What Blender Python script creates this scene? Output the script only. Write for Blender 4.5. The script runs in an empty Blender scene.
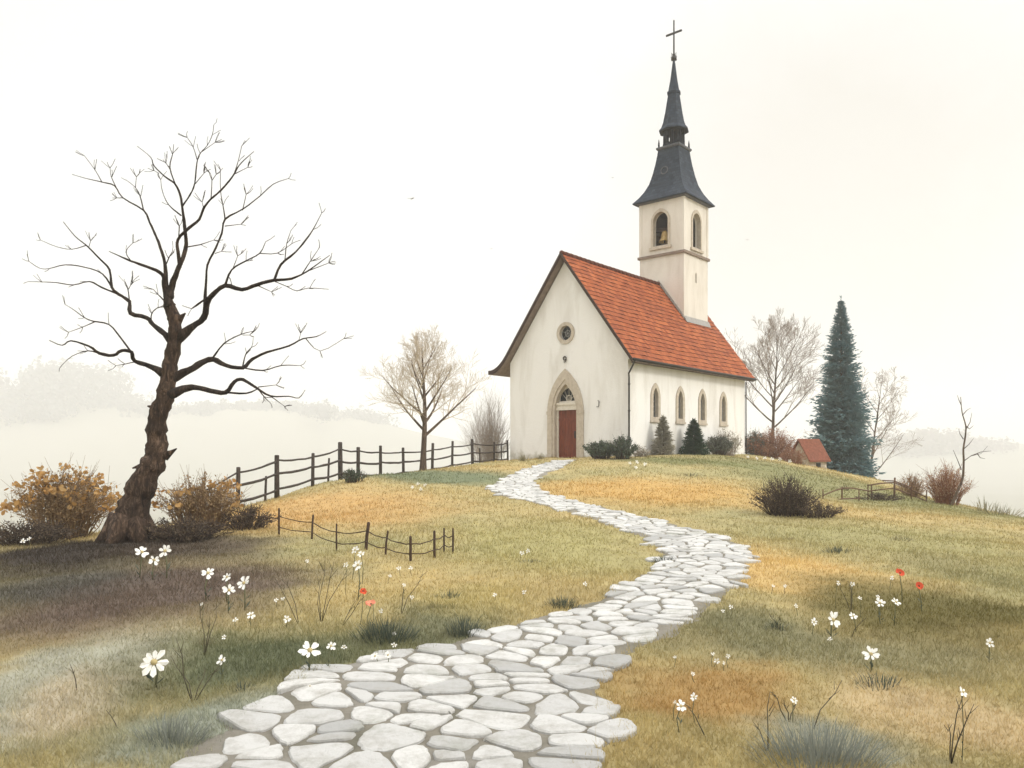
import bpy, bmesh, math, random
import numpy as np
from mathutils import Vector, Matrix

random.seed(7)
RNG = np.random.default_rng(11)
C = bpy.context.scene.collection
SC = bpy.context.scene
R = math.radians

# ------------------------------------------------------------------ camera model (used to read sizes off the photograph)
E = 1.65                       # eye height above the near meadow
F, CX, HY = 800.0, 512.0, 453.0
def at(px, py, d):             # point at depth d seen at that pixel
    return Vector(((px - CX) * d / F, d, E - (py - HY) * d / F))

cam = bpy.data.cameras.new('camera'); co = bpy.data.objects.new('camera', cam); C.objects.link(co)
co.location = (0, 0, E); co.rotation_euler = (R(90), 0, 0)
cam.sensor_width = 36; cam.lens = F / 1024 * 36; cam.shift_y = (HY - 384) / 1024
cam.clip_start = 0.1; cam.clip_end = 6000
SC.camera = co

# ------------------------------------------------------------------ objects, names, labels
def tag(o, label=None, cat=None, group=None, kind=None):
    if label: o['label'] = label
    if cat: o['category'] = cat
    if group: o['group'] = group
    if kind: o['kind'] = kind
    return o

def thing(name, label, cat, loc=(0, 0, 0), group=None):
    o = bpy.data.objects.new(name, None); C.objects.link(o)
    o.location = loc; o.empty_display_size = 0.2
    return tag(o, label, cat, group)

class MB:
    """collects world-space shapes, then links them as one mesh object"""
    def __init__(s): s.v = []; s.f = []; s.m = []; s.sm = []
    def add(s, verts, faces, mi=0, smooth=False):
        n = len(s.v); s.v.extend([tuple(p) for p in verts])
        s.f.extend([tuple(i + n for i in f) for f in faces])
        s.m.extend([mi] * len(faces)); s.sm.extend([smooth] * len(faces))
    def box(s, a, b, fn=None, mi=0):
        x0, y0, z0 = a; x1, y1, z1 = b
        vs = [(x0,y0,z0),(x1,y0,z0),(x1,y1,z0),(x0,y1,z0),(x0,y0,z1),(x1,y0,z1),(x1,y1,z1),(x0,y1,z1)]
        if fn: vs = [fn(*p) for p in vs]
        s.add(vs, [(0,1,2,3),(4,7,6,5),(0,4,5,1),(1,5,6,2),(2,6,7,3),(3,7,4,0)], mi)
    def tube(s, pts, rad, n=6, mi=0, cap=True, smooth=True, rough=0.0):
        pts = [Vector(p) for p in pts]
        k = len(pts)
        if k < 2: return
        prev = None; vs = []
        for i in range(k):
            t = (pts[min(i+1, k-1)] - pts[max(i-1, 0)])
            if t.length < 1e-9: t = Vector((0,0,1))
            t.normalize()
            if prev is None:
                a = Vector((1,0,0)) if abs(t.x) < .8 else Vector((0,1,0))
                u = t.cross(a).normalized()
            else:
                u = (prev - t * prev.dot(t))
                u = u.normalized() if u.length > 1e-6 else t.orthogonal().normalized()
            prev = u; w = t.cross(u)
            r = rad[i] if hasattr(rad, '__len__') else rad
            for j in range(n):
                a = 2 * math.pi * j / n
                rr = r * (1 + (random.uniform(-rough, rough) if rough else 0))
                vs.append(pts[i] + u * (math.cos(a) * rr) + w * (math.sin(a) * rr))
        fs = []
        for i in range(k - 1):
            for j in range(n):
                j2 = (j + 1) % n
                fs.append((i*n+j, i*n+j2, (i+1)*n+j2, (i+1)*n+j))
        if cap:
            fs.append(tuple(range(n))[::-1]); fs.append(tuple((k-1)*n + j for j in range(n)))
        s.add(vs, fs, mi, smooth)
    def prism(s, outline, fn, t0, t1, mi=0):       # outline in (a,b), fn(a,b,t) -> world
        n = len(outline)
        vs = [fn(a, b, t0) for a, b in outline] + [fn(a, b, t1) for a, b in outline]
        fs = [tuple(range(n)), tuple(range(2*n-1, n-1, -1))]
        fs += [(i, (i+1) % n, n + (i+1) % n, n + i) for i in range(n)]
        s.add(vs, fs, mi)
    def ring(s, outer, inner, fn, t0, t1, mi=0):   # frame between two outlines with equal counts
        n = len(outer)
        vs = [fn(a,b,t0) for a,b in outer] + [fn(a,b,t0) for a,b in inner] + [fn(a,b,t1) for a,b in outer] + [fn(a,b,t1) for a,b in inner]
        fs = []
        for i in range(n):
            j = (i+1) % n
            fs += [(i,j,n+j,n+i), (2*n+i,3*n+i,3*n+j,2*n+j), (i,2*n+i,2*n+j,j), (n+i,n+j,3*n+j,3*n+i)]
        s.add(vs, fs, mi)
    def quad(s, c, u, w, mi=0): # leaf: rhombus with a slightly raised middle
        s.add([c-u, c+w*.9, c+u, c-w*.9], [(0,1,2,3)], mi)
    def build(s, name, mats, parent=None, recalc=True):
        me = bpy.data.meshes.new(name)
        off = Vector((0,0,0))
        p = parent
        while p is not None:
            off += p.location; p = p.parent
        me.from_pydata([(x-off.x, y-off.y, z-off.z) for x, y, z in s.v], [], s.f)
        for m in (mats if isinstance(mats, (list, tuple)) else [mats]): me.materials.append(m)
        me.polygons.foreach_set('material_index', s.m)
        me.polygons.foreach_set('use_smooth', s.sm)
        if recalc:
            bm = bmesh.new(); bm.from_mesh(me); bmesh.ops.recalc_face_normals(bm, faces=bm.faces); bm.to_mesh(me); bm.free()
        me.update()
        o = bpy.data.objects.new(name, me); C.objects.link(o)
        if parent: o.parent = parent
        return o

def cut(o, cutter_mb):
    """carves recesses out of a solid; the cutter is thrown away"""
    c = cutter_mb.build('cutter', bpy.data.materials[0]); c.location = o.matrix_world.translation * 0
    offs = Vector((0,0,0)); p = o.parent
    while p is not None: offs += p.location; p = p.parent
    c.location = -offs
    # evaluate with the solid temporarily unparented so both share one frame
    par = o.parent; o.parent = None
    m = o.modifiers.new('b', 'BOOLEAN'); m.operation = 'DIFFERENCE'; m.object = c; m.solver = 'EXACT'
    bpy.context.view_layer.update()
    dg = bpy.context.evaluated_depsgraph_get()
    me = bpy.data.meshes.new_from_object(o.evaluated_get(dg))
    o.modifiers.clear(); o.data = me; o.parent = par
    bpy.data.objects.remove(c, do_unlink=True)
    for q in me.polygons: q.use_smooth = False

# ------------------------------------------------------------------ materials
def lin(c):
    c = c / 255.0
    return c / 12.92 if c <= .04045 else ((c + .055) / 1.055) ** 2.4
def srgb(r, g, b, k=1.0): return (lin(r)*k, lin(g)*k, lin(b)*k, 1)

def nmat(name):
    m = bpy.data.materials.new(name); m.use_nodes = True
    nt = m.node_tree; b = nt.nodes['Principled BSDF']; b.inputs['Specular IOR Level'].default_value = .25
    return m, nt, b
def N(nt, t, **kw):
    n = nt.nodes.new(t)
    for k, v in kw.items():
        if k in n.inputs: n.inputs[k].default_value = v
        else: setattr(n, k, v)
    return n
def ramp(nt, fac, stops):
    r = nt.nodes.new('ShaderNodeValToRGB'); e = r.color_ramp.elements
    while len(e) < len(stops): e.new(.5)
    for q, (p, c) in zip(e, stops): q.position = p; q.color = c if len(c) == 4 else (*c, 1)
    nt.links.new(fac, r.inputs[0]); return r.outputs[0]
def noise(nt, scale, detail=6, rough=.6, vec=None, dist=0):
    n = N(nt, 'ShaderNodeTexNoise'); n.inputs['Scale'].default_value = scale; n.inputs['Detail'].default_value = detail
    n.inputs['Roughness'].default_value = rough; n.inputs['Distortion'].default_value = dist
    if vec is None: vec = N(nt, 'ShaderNodeNewGeometry').outputs['Position']
    nt.links.new(vec, n.inputs['Vector']); return n.outputs[0]
def bump(nt, b, h, strength=.4, dist=.02):
    n = N(nt, 'ShaderNodeBump'); n.inputs['Strength'].default_value = strength; n.inputs['Distance'].default_value = dist
    nt.links.new(h, n.inputs['Height']); nt.links.new(n.outputs[0], b.inputs['Normal'])
def mixc(nt, fac, a, c, mode='MIX'):
    n = N(nt, 'ShaderNodeMix', data_type='RGBA', blend_type=mode)
    for s, v in ((0, fac), (6, a), (7, c)):
        if isinstance(v, (tuple, float, int)): n.inputs[s].default_value = v
        else: nt.links.new(v, n.inputs[s])
    return n.outputs[2]
def simple(name, a, b_, scale=8, rough=.85, bs=.4, bd=.01, metal=0, stretch=None, lo=.3, hi=.7):
    m, nt, b = nmat(name)
    vec = None
    if stretch:
        g = N(nt, 'ShaderNodeNewGeometry'); mp = N(nt, 'ShaderNodeMapping'); mp.inputs['Scale'].default_value = stretch
        nt.links.new(g.outputs['Position'], mp.inputs[0]); vec = mp.outputs[0]
    n = noise(nt, scale, 7, .65, vec)
    nt.links.new(ramp(nt, n, [(lo, a), (hi, b_)]), b.inputs['Base Color'])
    b.inputs['Roughness'].default_value = rough; b.inputs['Metallic'].default_value = metal
    if bs: bump(nt, b, n, bs, bd)
    return m
def leafy(name, cols, transl=.3, scale=1.3):
    """each leaf takes its own tone, clumps drift in hue"""
    m, nt, b = nmat(name)
    g = N(nt, 'ShaderNodeNewGeometry')
    k = len(cols)
    c1 = ramp(nt, g.outputs['Random Per Island'], [(i / max(1, k-1), c) for i, c in enumerate(cols)])
    n = noise(nt, scale, 3, .5)
    c2 = mixc(nt, .55, c1, ramp(nt, n, [(.3, cols[0]), (.7, cols[-1])]))
    nt.links.new(c2, b.inputs['Base Color']); b.inputs['Roughness'].default_value = .8
    b.inputs['Specular IOR Level'].default_value = .1
    if transl:
        t = N(nt, 'ShaderNodeBsdfTranslucent'); nt.links.new(c2, t.inputs[0])
        x = N(nt, 'ShaderNodeMixShader'); x.inputs[0].default_value = transl
        nt.links.new(b.outputs[0], x.inputs[1]); nt.links.new(t.outputs[0], x.inputs[2])
        nt.links.new(x.outputs[0], nt.nodes['Material Output'].inputs[0])
    return m

M = {}
M['dummy'] = simple('cutter_stone', (.3,.28,.25), (.3,.28,.25))
def plaster(name, base, stain):
    m, nt, b = nmat(name)
    g = N(nt, 'ShaderNodeNewGeometry')
    mp = N(nt, 'ShaderNodeMapping'); mp.inputs['Scale'].default_value = (1, 1, .28); nt.links.new(g.outputs['Position'], mp.inputs[0])
    n1 = noise(nt, .9, 8, .62, mp.outputs[0], .6); n2 = noise(nt, 14, 8, .7); n3 = noise(nt, 3.2, 9, .7)
    c = mixc(nt, ramp(nt, n1, [(.44, (0,0,0)), (.70, (.75,.75,.75))]), base, stain)
    c = mixc(nt, ramp(nt, n3, [(.60, (0,0,0)), (.72, (.35,.35,.35))]), c, stain)
    # rising damp along the foot of the walls
    sx = N(nt, 'ShaderNodeSeparateXYZ'); nt.links.new(g.outputs['Position'], sx.inputs[0])
    ad = N(nt, 'ShaderNodeMath', operation='MULTIPLY_ADD'); nt.links.new(n3, ad.inputs[0]); ad.inputs[1].default_value = -1.4; nt.links.new(sx.outputs[2], ad.inputs[2])
    damp = ramp(nt, ad.outputs[0], [(.70, (.75,.75,.75)), (1.15, (0,0,0))])
    c = mixc(nt, damp, c, (stain[0]*.72, stain[1]*.72, stain[2]*.66, 1))
    nt.links.new(c, b.inputs['Base Color']); b.inputs['Roughness'].default_value = .92
    h = N(nt, 'ShaderNodeMath', operation='ADD'); nt.links.new(n2, h.inputs[0]); nt.links.new(n3, h.inputs[1])
    bump(nt, b, h.outputs[0], .45, .03)
    return m
M['plaster'] = plaster('lime_plaster', (.80,.79,.775,1), (.60,.575,.535,1))
M['plaster_tower'] = plaster('tower_plaster', (.70,.66,.60,1), (.52,.47,.40,1))
M['stone'] = simple('dressed_stone', (.40,.34,.27), (.56,.50,.42), 6, .85, .4, .02)
M['glass'] = simple('dark_leaded_glass', (.006,.008,.010), (.030,.034,.036), 5, .3, .1, .004); M['glass'].node_tree.nodes['Principled BSDF'].inputs['Specular IOR Level'].default_value = .12
M['lead'] = simple('lead_came', (.20,.20,.20), (.42,.42,.40), 20, .5, .2, .002)
M['iron'] = simple('wrought_iron', (.018,.017,.016), (.045,.04,.036), 30, .6, .3, .004)
M['bronze'] = simple('bell_bronze', (.30,.19,.06), (.62,.44,.18), 9, .4, .2, .004, .15)
M['flash'] = simple('lead_flashing', (.22,.21,.20), (.38,.36,.34), 7, .6, .2, .005)
M['slate_trim'] = simple('dark_lead_trim', (.05,.055,.065), (.12,.125,.135), 9, .6, .3, .005)
M['barge'] = simple('stained_verge_timber', (.022,.012,.009), (.065,.034,.022), 6, .8, .4, .01, stretch=(1,1,6))
M['soffit'] = simple('soffit_boards', (.16,.12,.095), (.28,.22,.18), 5, .85, .4, .01)
M['white_wood'] = simple('aged_painted_wood', (.55,.50,.43), (.70,.66,.58), 9, .7, .3, .005)
M['fence'] = simple('weathered_fence_wood', (.020,.017,.016), (.085,.068,.058), 9, .9, .7, .012, stretch=(3,3,1))
M['stake'] = simple('old_stake_wood', (.028,.018,.014), (.095,.06,.042), 12, .9, .6, .01, stretch=(3,3,1))
M['fence_brown'] = simple('brown_fence_wood', (.07,.04,.026), (.19,.115,.075), 9, .9, .6, .01)
def bark(name, a, b_, c_):
    m, nt, b = nmat(name)
    g = N(nt, 'ShaderNodeNewGeometry'); mp = N(nt, 'ShaderNodeMapping'); mp.inputs['Scale'].default_value = (5, 5, 1.3)
    nt.links.new(g.outputs['Position'], mp.inputs[0])
    n1 = noise(nt, 2.2, 9, .72, mp.outputs[0], 1.2); n2 = noise(nt, 1.1, 4, .5)
    c = ramp(nt, n1, [(.34, a), (.52, b_), (.70, c_)])
    c = mixc(nt, ramp(nt, n2, [(.45, (0,0,0)), (.65, (.5,.5,.5))]), c, a)
    nt.links.new(c, b.inputs['Base Color']); b.inputs['Roughness'].default_value = .95
    bump(nt, b, n1, 1.0, .05)
    return m
M['bark'] = bark('furrowed_bark', (.010,.007,.006,1), (.062,.039,.026,1), (.25,.165,.11,1))
M['bark_twig'] = bark('dark_limb_bark', (.012,.009,.008,1), (.035,.024,.018,1), (.10,.068,.05,1))
M['bark_mid'] = bark('brown_bark', (.05,.035,.027,1), (.12,.085,.06,1), (.22,.165,.12,1))
M['twig_pale'] = simple('pale_twigs', (.42,.345,.25), (.60,.52,.41), 2.0, .9, 0)
M['twig_grey'] = simple('grey_brown_twigs', (.25,.205,.175), (.40,.34,.295), 2, .9, 0)
M['twig_haze'] = simple('pale_grey_twigs', (.27,.22,.185), (.42,.36,.31), 2, .9, 0)
M['twig_dark'] = simple('dark_twigs', (.035,.026,.022), (.10,.072,.056), 3, .9, 0)
M['twig_tan'] = simple('tan_stems', (.12,.075,.042), (.34,.225,.125), 3, .9, 0)
M['twig_rust'] = simple('rust_stems', (.16,.065,.035), (.34,.16,.09), 3, .9, 0)
M['stem_dark'] = simple('dry_stalk', (.045,.04,.028), (.12,.10,.065), 6, .9, 0)
M['stem_green'] = simple('flower_stalk', (.07,.075,.04), (.15,.15,.08), 6, .9, 0)
M['petal'] = simple('white_petal', (.66,.65,.60), (.82,.81,.77), 40, .7, 0)
M['petal_red'] = simple('poppy_petal', (.42,.045,.018), (.62,.10,.035), 30, .7, 0)
M['petal_coral'] = simple('faded_poppy_petal', (.55,.17,.10), (.66,.27,.17), 30, .7, 0)
M['disc'] = simple('flower_disc', (.34,.27,.13), (.50,.42,.22), 40, .9, .4, .003)
M['disc_dark'] = simple('poppy_centre', (.02,.015,.012), (.06,.04,.03), 40, .9, .4, .003)
M['leaf_tan'] = leafy('autumn_leaves', [(.13,.085,.05,1), (.27,.165,.08,1), (.40,.27,.13,1), (.48,.36,.21,1)])
M['leaf_orange'] = leafy('orange_leaves', [(.38,.19,.05,1), (.52,.30,.09,1), (.56,.40,.20,1)])
M['leaf_brown'] = leafy('brown_leaves', [(.045,.036,.032,1), (.10,.075,.055,1), (.20,.15,.10,1)])
M['leaf_hedge'] = leafy('hedge_leaves', [(.045,.065,.05,1), (.085,.115,.08,1), (.15,.18,.125,1)])
M['leaf_cone'] = leafy('dark_evergreen', [(.018,.045,.03,1), (.04,.08,.05,1), (.065,.11,.065,1)])
M['leaf_sage'] = leafy('sage_leaves', [(.20,.20,.16,1), (.33,.31,.25,1), (.46,.42,.34,1)])
M['leaf_greygreen'] = leafy('grey_green_leaves', [(.085,.10,.085,1), (.15,.165,.135,1), (.24,.245,.20,1)])
M['leaf_rust'] = leafy('rust_leaves', [(.20,.085,.05,1), (.33,.16,.09,1), (.42,.26,.17,1)])
M['leaf_rose'] = leafy('orange_brown_leaves', [(.30,.17,.095,1), (.44,.28,.17,1), (.54,.39,.26,1)])
M['needle'] = leafy('blue_spruce_needles', [(.075,.155,.185,1), (.12,.215,.24,1), (.21,.30,.30,1)], .38, .4)
M['tuft'] = leafy('dark_grass_blades', [(.05,.065,.05,1), (.085,.105,.08,1), (.14,.155,.12,1)])
M['tuft_dry'] = leafy('dry_grass_blades', [(.12,.12,.07,1), (.24,.21,.12,1), (.34,.29,.17,1)])
M['tuft_blue'] = leafy('blue_grey_grass', [(.15,.17,.15,1), (.21,.23,.20,1), (.28,.29,.25,1)])
M['far_leaf'] = leafy('distant_foliage', [(.07,.075,.075,1), (.11,.115,.115,1), (.16,.16,.155,1)], 0, .05)
M['far_leaf_warm'] = leafy('distant_warm_foliage', [(.13,.10,.09,1), (.19,.15,.135,1), (.25,.20,.18,1)], 0, .05)
M['bird'] = simple('bird_feathers', (.16,.15,.14), (.30,.28,.26), 10, .8, 0)

def door_mat():
    m, nt, b = nmat('varnished_door_planks')
    tc = N(nt, 'ShaderNodeTexCoord'); mp = N(nt, 'ShaderNodeMapping'); mp.inputs['Scale'].default_value = (9, 9, .7)
    nt.links.new(tc.outputs['Object'], mp.inputs[0])
    n = noise(nt, 3, 8, .65, mp.outputs[0], .8)
    nt.links.new(ramp(nt, n, [(.3, (.06,.011,.004,1)), (.7, (.235,.047,.013,1))]), b.inputs['Base Color'])
    b.inputs['Roughness'].default_value = .55; bump(nt, b, n, .3, .01)
    return m
M['door'] = door_mat()

def tiles(name, c0, c1, c2, mortar, bw, rh, streak):
    m, nt, b = nmat(name)
    uv = N(nt, 'ShaderNodeUVMap'); br = N(nt, 'ShaderNodeTexBrick')
    br.inputs['Scale'].default_value = 1; br.inputs['Brick Width'].default_value = bw; br.inputs['Row Height'].default_value = rh
    br.inputs['Mortar Size'].default_value = .008; br.inputs['Mortar Smooth'].default_value = .4; br.inputs['Bias'].default_value = 0
    br.inputs['Color1'].default_value = (0,0,0,1); br.inputs['Color2'].default_value = (1,1,1,1); br.inputs['Mortar'].default_value = (.5,.5,.5,1)
    nt.links.new(uv.outputs[0], br.inputs['Vector'])
    per = ramp(nt, br.outputs['Color'], [(0, c0), (.5, c1), (1, c2)])
    n1 = noise(nt, .8, 6, .65); n2 = noise(nt, 9, 6, .7)
    c = mixc(nt, ramp(nt, n1, [(.42, (0,0,0)), (.68, (.6,.6,.6))]), per, streak)
    c = mixc(nt, ramp(nt, n2, [(.5, (0,0,0)), (.75, (.4,.4,.4))]), c, c0)
    c = mixc(nt, br.outputs['Fac'], c, mortar)
    nt.links.new(c, b.inputs['Base Color']); b.inputs['Roughness'].default_value = .8
    inv = N(nt, 'ShaderNodeMath', operation='SUBTRACT'); inv.inputs[0].default_value = 1; nt.links.new(br.outputs['Fac'], inv.inputs[1])
    ad = N(nt, 'ShaderNodeMath', operation='MULTIPLY_ADD'); nt.links.new(n2, ad.inputs[0]); ad.inputs[1].default_value = .6; nt.links.new(inv.outputs[0], ad.inputs[2])
    bump(nt, b, ad.outputs[0], .5, .02)
    return m
M['tile'] = tiles('clay_roof_tiles', (.23,.050,.014,1), (.345,.086,.022,1), (.42,.122,.038,1), (.09,.024,.012,1), .19, .3, (.19,.046,.018,1))
M['slate'] = tiles('slate_roofing', (.010,.017,.030,1), (.020,.031,.050,1), (.040,.053,.075,1), (.008,.011,.018,1), .24, .17, (.038,.050,.068,1))

# ------------------------------------------------------------------ terrain
TH = R(40.65); cA, sA = math.cos(TH), math.sin(TH)
COR = Vector((5.22, 36.0, 0))                  # near corner of the church
def ch(u, v, z):                               # church frame: u along the front (leftwards), v towards the back, z above eye level
    return Vector((COR.x - cA*u + sA*v, COR.y + sA*u + cA*v, z + E))

bigposts = [(238,467,509,.06,21.5),(265,476,500,.035,22.6),(277,455,498,.075,23),(312.5,453,490,.055,24.8),(328,458,481,.035,25.8),(340.5,442,483,.075,26.5),
    (358,447,480,.065,28),(380.6,445.5,478,.06,29.8),(403.5,447.5,478,.055,31.4),(432,443,471,.06,33.8),(452,441,470,.055,35.6),(472.6,439,467,.07,37.4),(480,448,466,.035,38),(494,442,464,.05,39.2),(501.5,443,463,.03,39.8),(508,440,461.5,.05,40.4)]
ctrl = []
def cp(x, y, z): ctrl.append((x, y, z))
for y in (-14, -4, 3, 9):
    for x in (-7, 0, 7): cp(x, y, -1.65 + .03*math.sin(x*1.3+y))
    for x, z in ((-14,-2.0),(14,-1.9),(-30,-5.5),(30,-5)): cp(x, y, z)
for x, y, z in [(0,13,-1.60),(0,18,-1.42),(0,22,-1.22),(0,27,-.88),(1.5,32,-.52),(2,36,-.33),(0,38.5,-.38),(5.2,36,-.17),(4,33,-.36),(9,38,-.12),(8,41,-.1),
    (10,43,-.08),(13.4,45.3,-.08),(13,41.5,-.36),(15,42,-.78),(17,42,-1.0),(19,42.2,-1.35),(22,43,-2.4),(8,32,-.58),(10.9,25.5,-1.5),(12.7,26.5,-1.5),(14,27,-1.66),(15.4,27.5,-1.86),(17,28,-2.06),
    (7,25,-1.12),(13,33,-1.0),(9,20,-1.5),(3.6,12.5,-1.6),(4,18,-1.45),(7,14,-1.6),(10,16,-1.68),(12,20,-1.62),(14,20,-1.8),
    (-9,32,-4.0),(-5.5,42,-3.6),(-12,25,-4.2),(-2.5,49,-2.6),(0,56,-3.4),(10,56,-1.4),(17,58,-3.2),(22,52,-3.8),(26,42,-5),(22,29,-4),(19,22,-2.9),
    (-7.2,15,-1.63),(-9,16,-1.75),(-11,14,-1.85),(-13,18,-2.6),(-17,20,-4.4),(-20,13,-4.2),(-4,15.5,-1.55),(-2.2,13.5,-1.6),(-4.5,20,-1.36),(-2.5,26,-.95),(0,45,-.9),(3,43,-.5),(-30,35,-9),(-12,50,-8),(34,45,-9),(12,70,-7)]: cp(x, y, z)
for px, t, b, r, d in bigposts[::2]: cp((px-CX)*d/F, d, -(b-HY)*d/F)
ctrl = np.array(ctrl, float)
def _k(r2): return np.where(r2 > 1e-12, .5 * r2 * np.log(np.maximum(r2, 1e-12)), 0)
_n = len(ctrl); _A = np.zeros((_n+3, _n+3)); _d2 = ((ctrl[:,None,:2]-ctrl[None,:,:2])**2).sum(-1)
_A[:_n,:_n] = _k(_d2) + np.eye(_n)*.6; _A[:_n,_n] = 1; _A[:_n,_n+1:] = ctrl[:,:2]; _A[_n:,:_n] = _A[:_n,_n:].T
_w = np.linalg.solve(_A, np.concatenate([ctrl[:,2], [0,0,0]]))
def sstep(a, b, x):
    t = np.clip((x-a)/(b-a), 0, 1); return t*t*(3-2*t)
def ground_np(x, y):
    x = np.asarray(x, float); y = np.asarray(y, float); sh = x.shape; x = x.ravel(); y = y.ravel()
    z = np.zeros_like(x)
    r = np.hypot((x-1)/1.0, (y-24)/1.15)
    near = r < 62
    if near.any():
        xn, yn = x[near], y[near]; out = np.zeros_like(xn)
        for s in range(0, len(xn), 20000):
            a, b = xn[s:s+20000], yn[s:s+20000]
            out[s:s+20000] = _k((a[:,None]-ctrl[None,:,0])**2 + (b[:,None]-ctrl[None,:,1])**2) @ _w[:_n] + _w[_n] + _w[_n+1]*a + _w[_n+2]*b
        z[near] = np.maximum(out, -14)
    val = -6 - 32*sstep(30, 230, r) + 1.5*np.sin(x*.031+1)*np.cos(y*.027) * sstep(60, 200, r)
    val = val + 130*np.exp(-(((x+730)/330)**2 + ((y-1190)/250)**2)) + 76*np.exp(-(((x+290)/210)**2 + ((y-1240)/220)**2)) \
              + 62*np.exp(-(((x-660)/270)**2 + ((y-1240)/240)**2)) + 44*np.exp(-(((x-90)/360)**2+((y-1400)/200)**2))
    w = 1 - sstep(34, 60, r)
    z = z*w + val*(1-w)
    lump = .035*np.sin(x*1.9+.7*y)*np.sin(y*1.3-.4*x) + .02*np.sin(x*4.1+1)*np.sin(y*3.7)
    z = z + lump * (1 - sstep(30, 55, r))
    return (z + E).reshape(sh)
def gz(x, y): return float(ground_np(np.array([x]), np.array([y]))[0])
def hit(px, py):
    d = np.linspace(2.5, 48, 1400)
    x = (px-CX)*d/F; ray = E - (py-HY)*d/F
    g = ground_np(x, d)
    k = np.argmax(ray <= g) if (ray <= g).any() else int(np.argmin(ray-g))
    return Vector((float(x[k]), float(d[k]), float(g[k])))
def on(px, d):                                  # ground point under a pixel column at depth d
    x = (px-CX)*d/F; return Vector((x, d, gz(x, d)))

# meadow colours: dry grass, moss, bare soil in drifting patches of their own shape
KG = .82
def meadow_colour(nt):
    g = N(nt, 'ShaderNodeNewGeometry'); pos = g.outputs['Position']
    n = N(nt, 'ShaderNodeTexNoise'); n.inputs['Scale'].default_value = .42; n.inputs['Detail'].default_value = 5; n.inputs['Roughness'].default_value = .6
    nt.links.new(pos, n.inputs['Vector'])
    sub = N(nt, 'ShaderNodeVectorMath', operation='SUBTRACT'); sub.inputs[1].default_value = (.5,.5,.5); nt.links.new(n.outputs['Color'], sub.inputs[0])
    sc = N(nt, 'ShaderNodeVectorMath', operation='SCALE'); sc.inputs['Scale'].default_value = 2.6; nt.links.new(sub.outputs[0], sc.inputs[0])
    ad = N(nt, 'ShaderNodeVectorMath', operation='ADD'); nt.links.new(pos, ad.inputs[0]); nt.links.new(sc.outputs[0], ad.inputs[1])
    warped = ad.outputs[0]
    base = ramp(nt, noise(nt, .16, 4, .55), [(.35, srgb(172,167,122,KG)), (.65, srgb(198,178,124,KG))])
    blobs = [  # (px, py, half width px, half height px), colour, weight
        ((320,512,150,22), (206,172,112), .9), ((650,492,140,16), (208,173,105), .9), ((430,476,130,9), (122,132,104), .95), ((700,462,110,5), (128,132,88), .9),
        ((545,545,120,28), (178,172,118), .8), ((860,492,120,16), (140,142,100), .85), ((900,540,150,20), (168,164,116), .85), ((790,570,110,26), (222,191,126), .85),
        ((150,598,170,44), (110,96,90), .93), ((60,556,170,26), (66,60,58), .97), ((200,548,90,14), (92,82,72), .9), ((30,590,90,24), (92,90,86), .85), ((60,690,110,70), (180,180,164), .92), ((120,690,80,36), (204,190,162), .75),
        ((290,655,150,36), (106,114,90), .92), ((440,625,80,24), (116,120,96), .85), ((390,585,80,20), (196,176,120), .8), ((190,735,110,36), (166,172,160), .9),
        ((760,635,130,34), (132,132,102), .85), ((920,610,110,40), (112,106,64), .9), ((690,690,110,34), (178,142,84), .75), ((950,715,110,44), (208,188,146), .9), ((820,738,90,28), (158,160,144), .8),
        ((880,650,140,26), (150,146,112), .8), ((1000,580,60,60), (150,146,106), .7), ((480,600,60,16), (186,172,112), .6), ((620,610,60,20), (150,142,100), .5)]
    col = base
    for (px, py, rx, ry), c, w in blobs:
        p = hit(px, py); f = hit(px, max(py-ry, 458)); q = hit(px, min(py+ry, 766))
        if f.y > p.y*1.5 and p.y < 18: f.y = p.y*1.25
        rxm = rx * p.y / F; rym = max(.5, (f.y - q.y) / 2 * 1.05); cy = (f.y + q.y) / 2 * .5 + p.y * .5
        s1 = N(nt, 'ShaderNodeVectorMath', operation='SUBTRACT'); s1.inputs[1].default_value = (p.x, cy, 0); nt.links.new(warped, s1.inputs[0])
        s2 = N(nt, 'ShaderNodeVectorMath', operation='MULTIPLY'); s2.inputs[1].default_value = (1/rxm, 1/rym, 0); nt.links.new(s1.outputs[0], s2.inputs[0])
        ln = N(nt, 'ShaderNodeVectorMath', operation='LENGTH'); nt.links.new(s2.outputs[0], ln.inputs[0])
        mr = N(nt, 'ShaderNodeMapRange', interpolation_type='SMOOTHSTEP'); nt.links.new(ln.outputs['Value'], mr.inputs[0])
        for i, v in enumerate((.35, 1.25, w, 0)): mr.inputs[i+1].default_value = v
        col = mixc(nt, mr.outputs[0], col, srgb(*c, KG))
    fine = noise(nt, 3.1, 6, .7)
    col = mixc(nt, .5, col, ramp(nt, fine, [(.3, (.33,.33,.33)), (.7, (.67,.67,.67))]), 'OVERLAY')
    # beyond the knoll: dull winter fields
    ln = N(nt, 'ShaderNodeVectorMath', operation='DISTANCE'); ln.inputs[1].default_value = (0, 24, 0); nt.links.new(pos, ln.inputs[0])
    mr = N(nt, 'ShaderNodeMapRange', interpolation_type='SMOOTHSTEP'); nt.links.new(ln.outputs['Value'], mr.inputs[0])
    for i, v in enumerate((40, 90, 0, 1)): mr.inputs[i+1].default_value = v
    hsv = N(nt, 'ShaderNodeHueSaturation'); hsv.inputs['Saturation'].default_value = .98; hsv.inputs['Hue'].default_value = .494; nt.links.new(col, hsv.inputs['Color'])
    return mixc(nt, mr.outputs[0], hsv.outputs[0], (.26,.25,.19,1))

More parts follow.
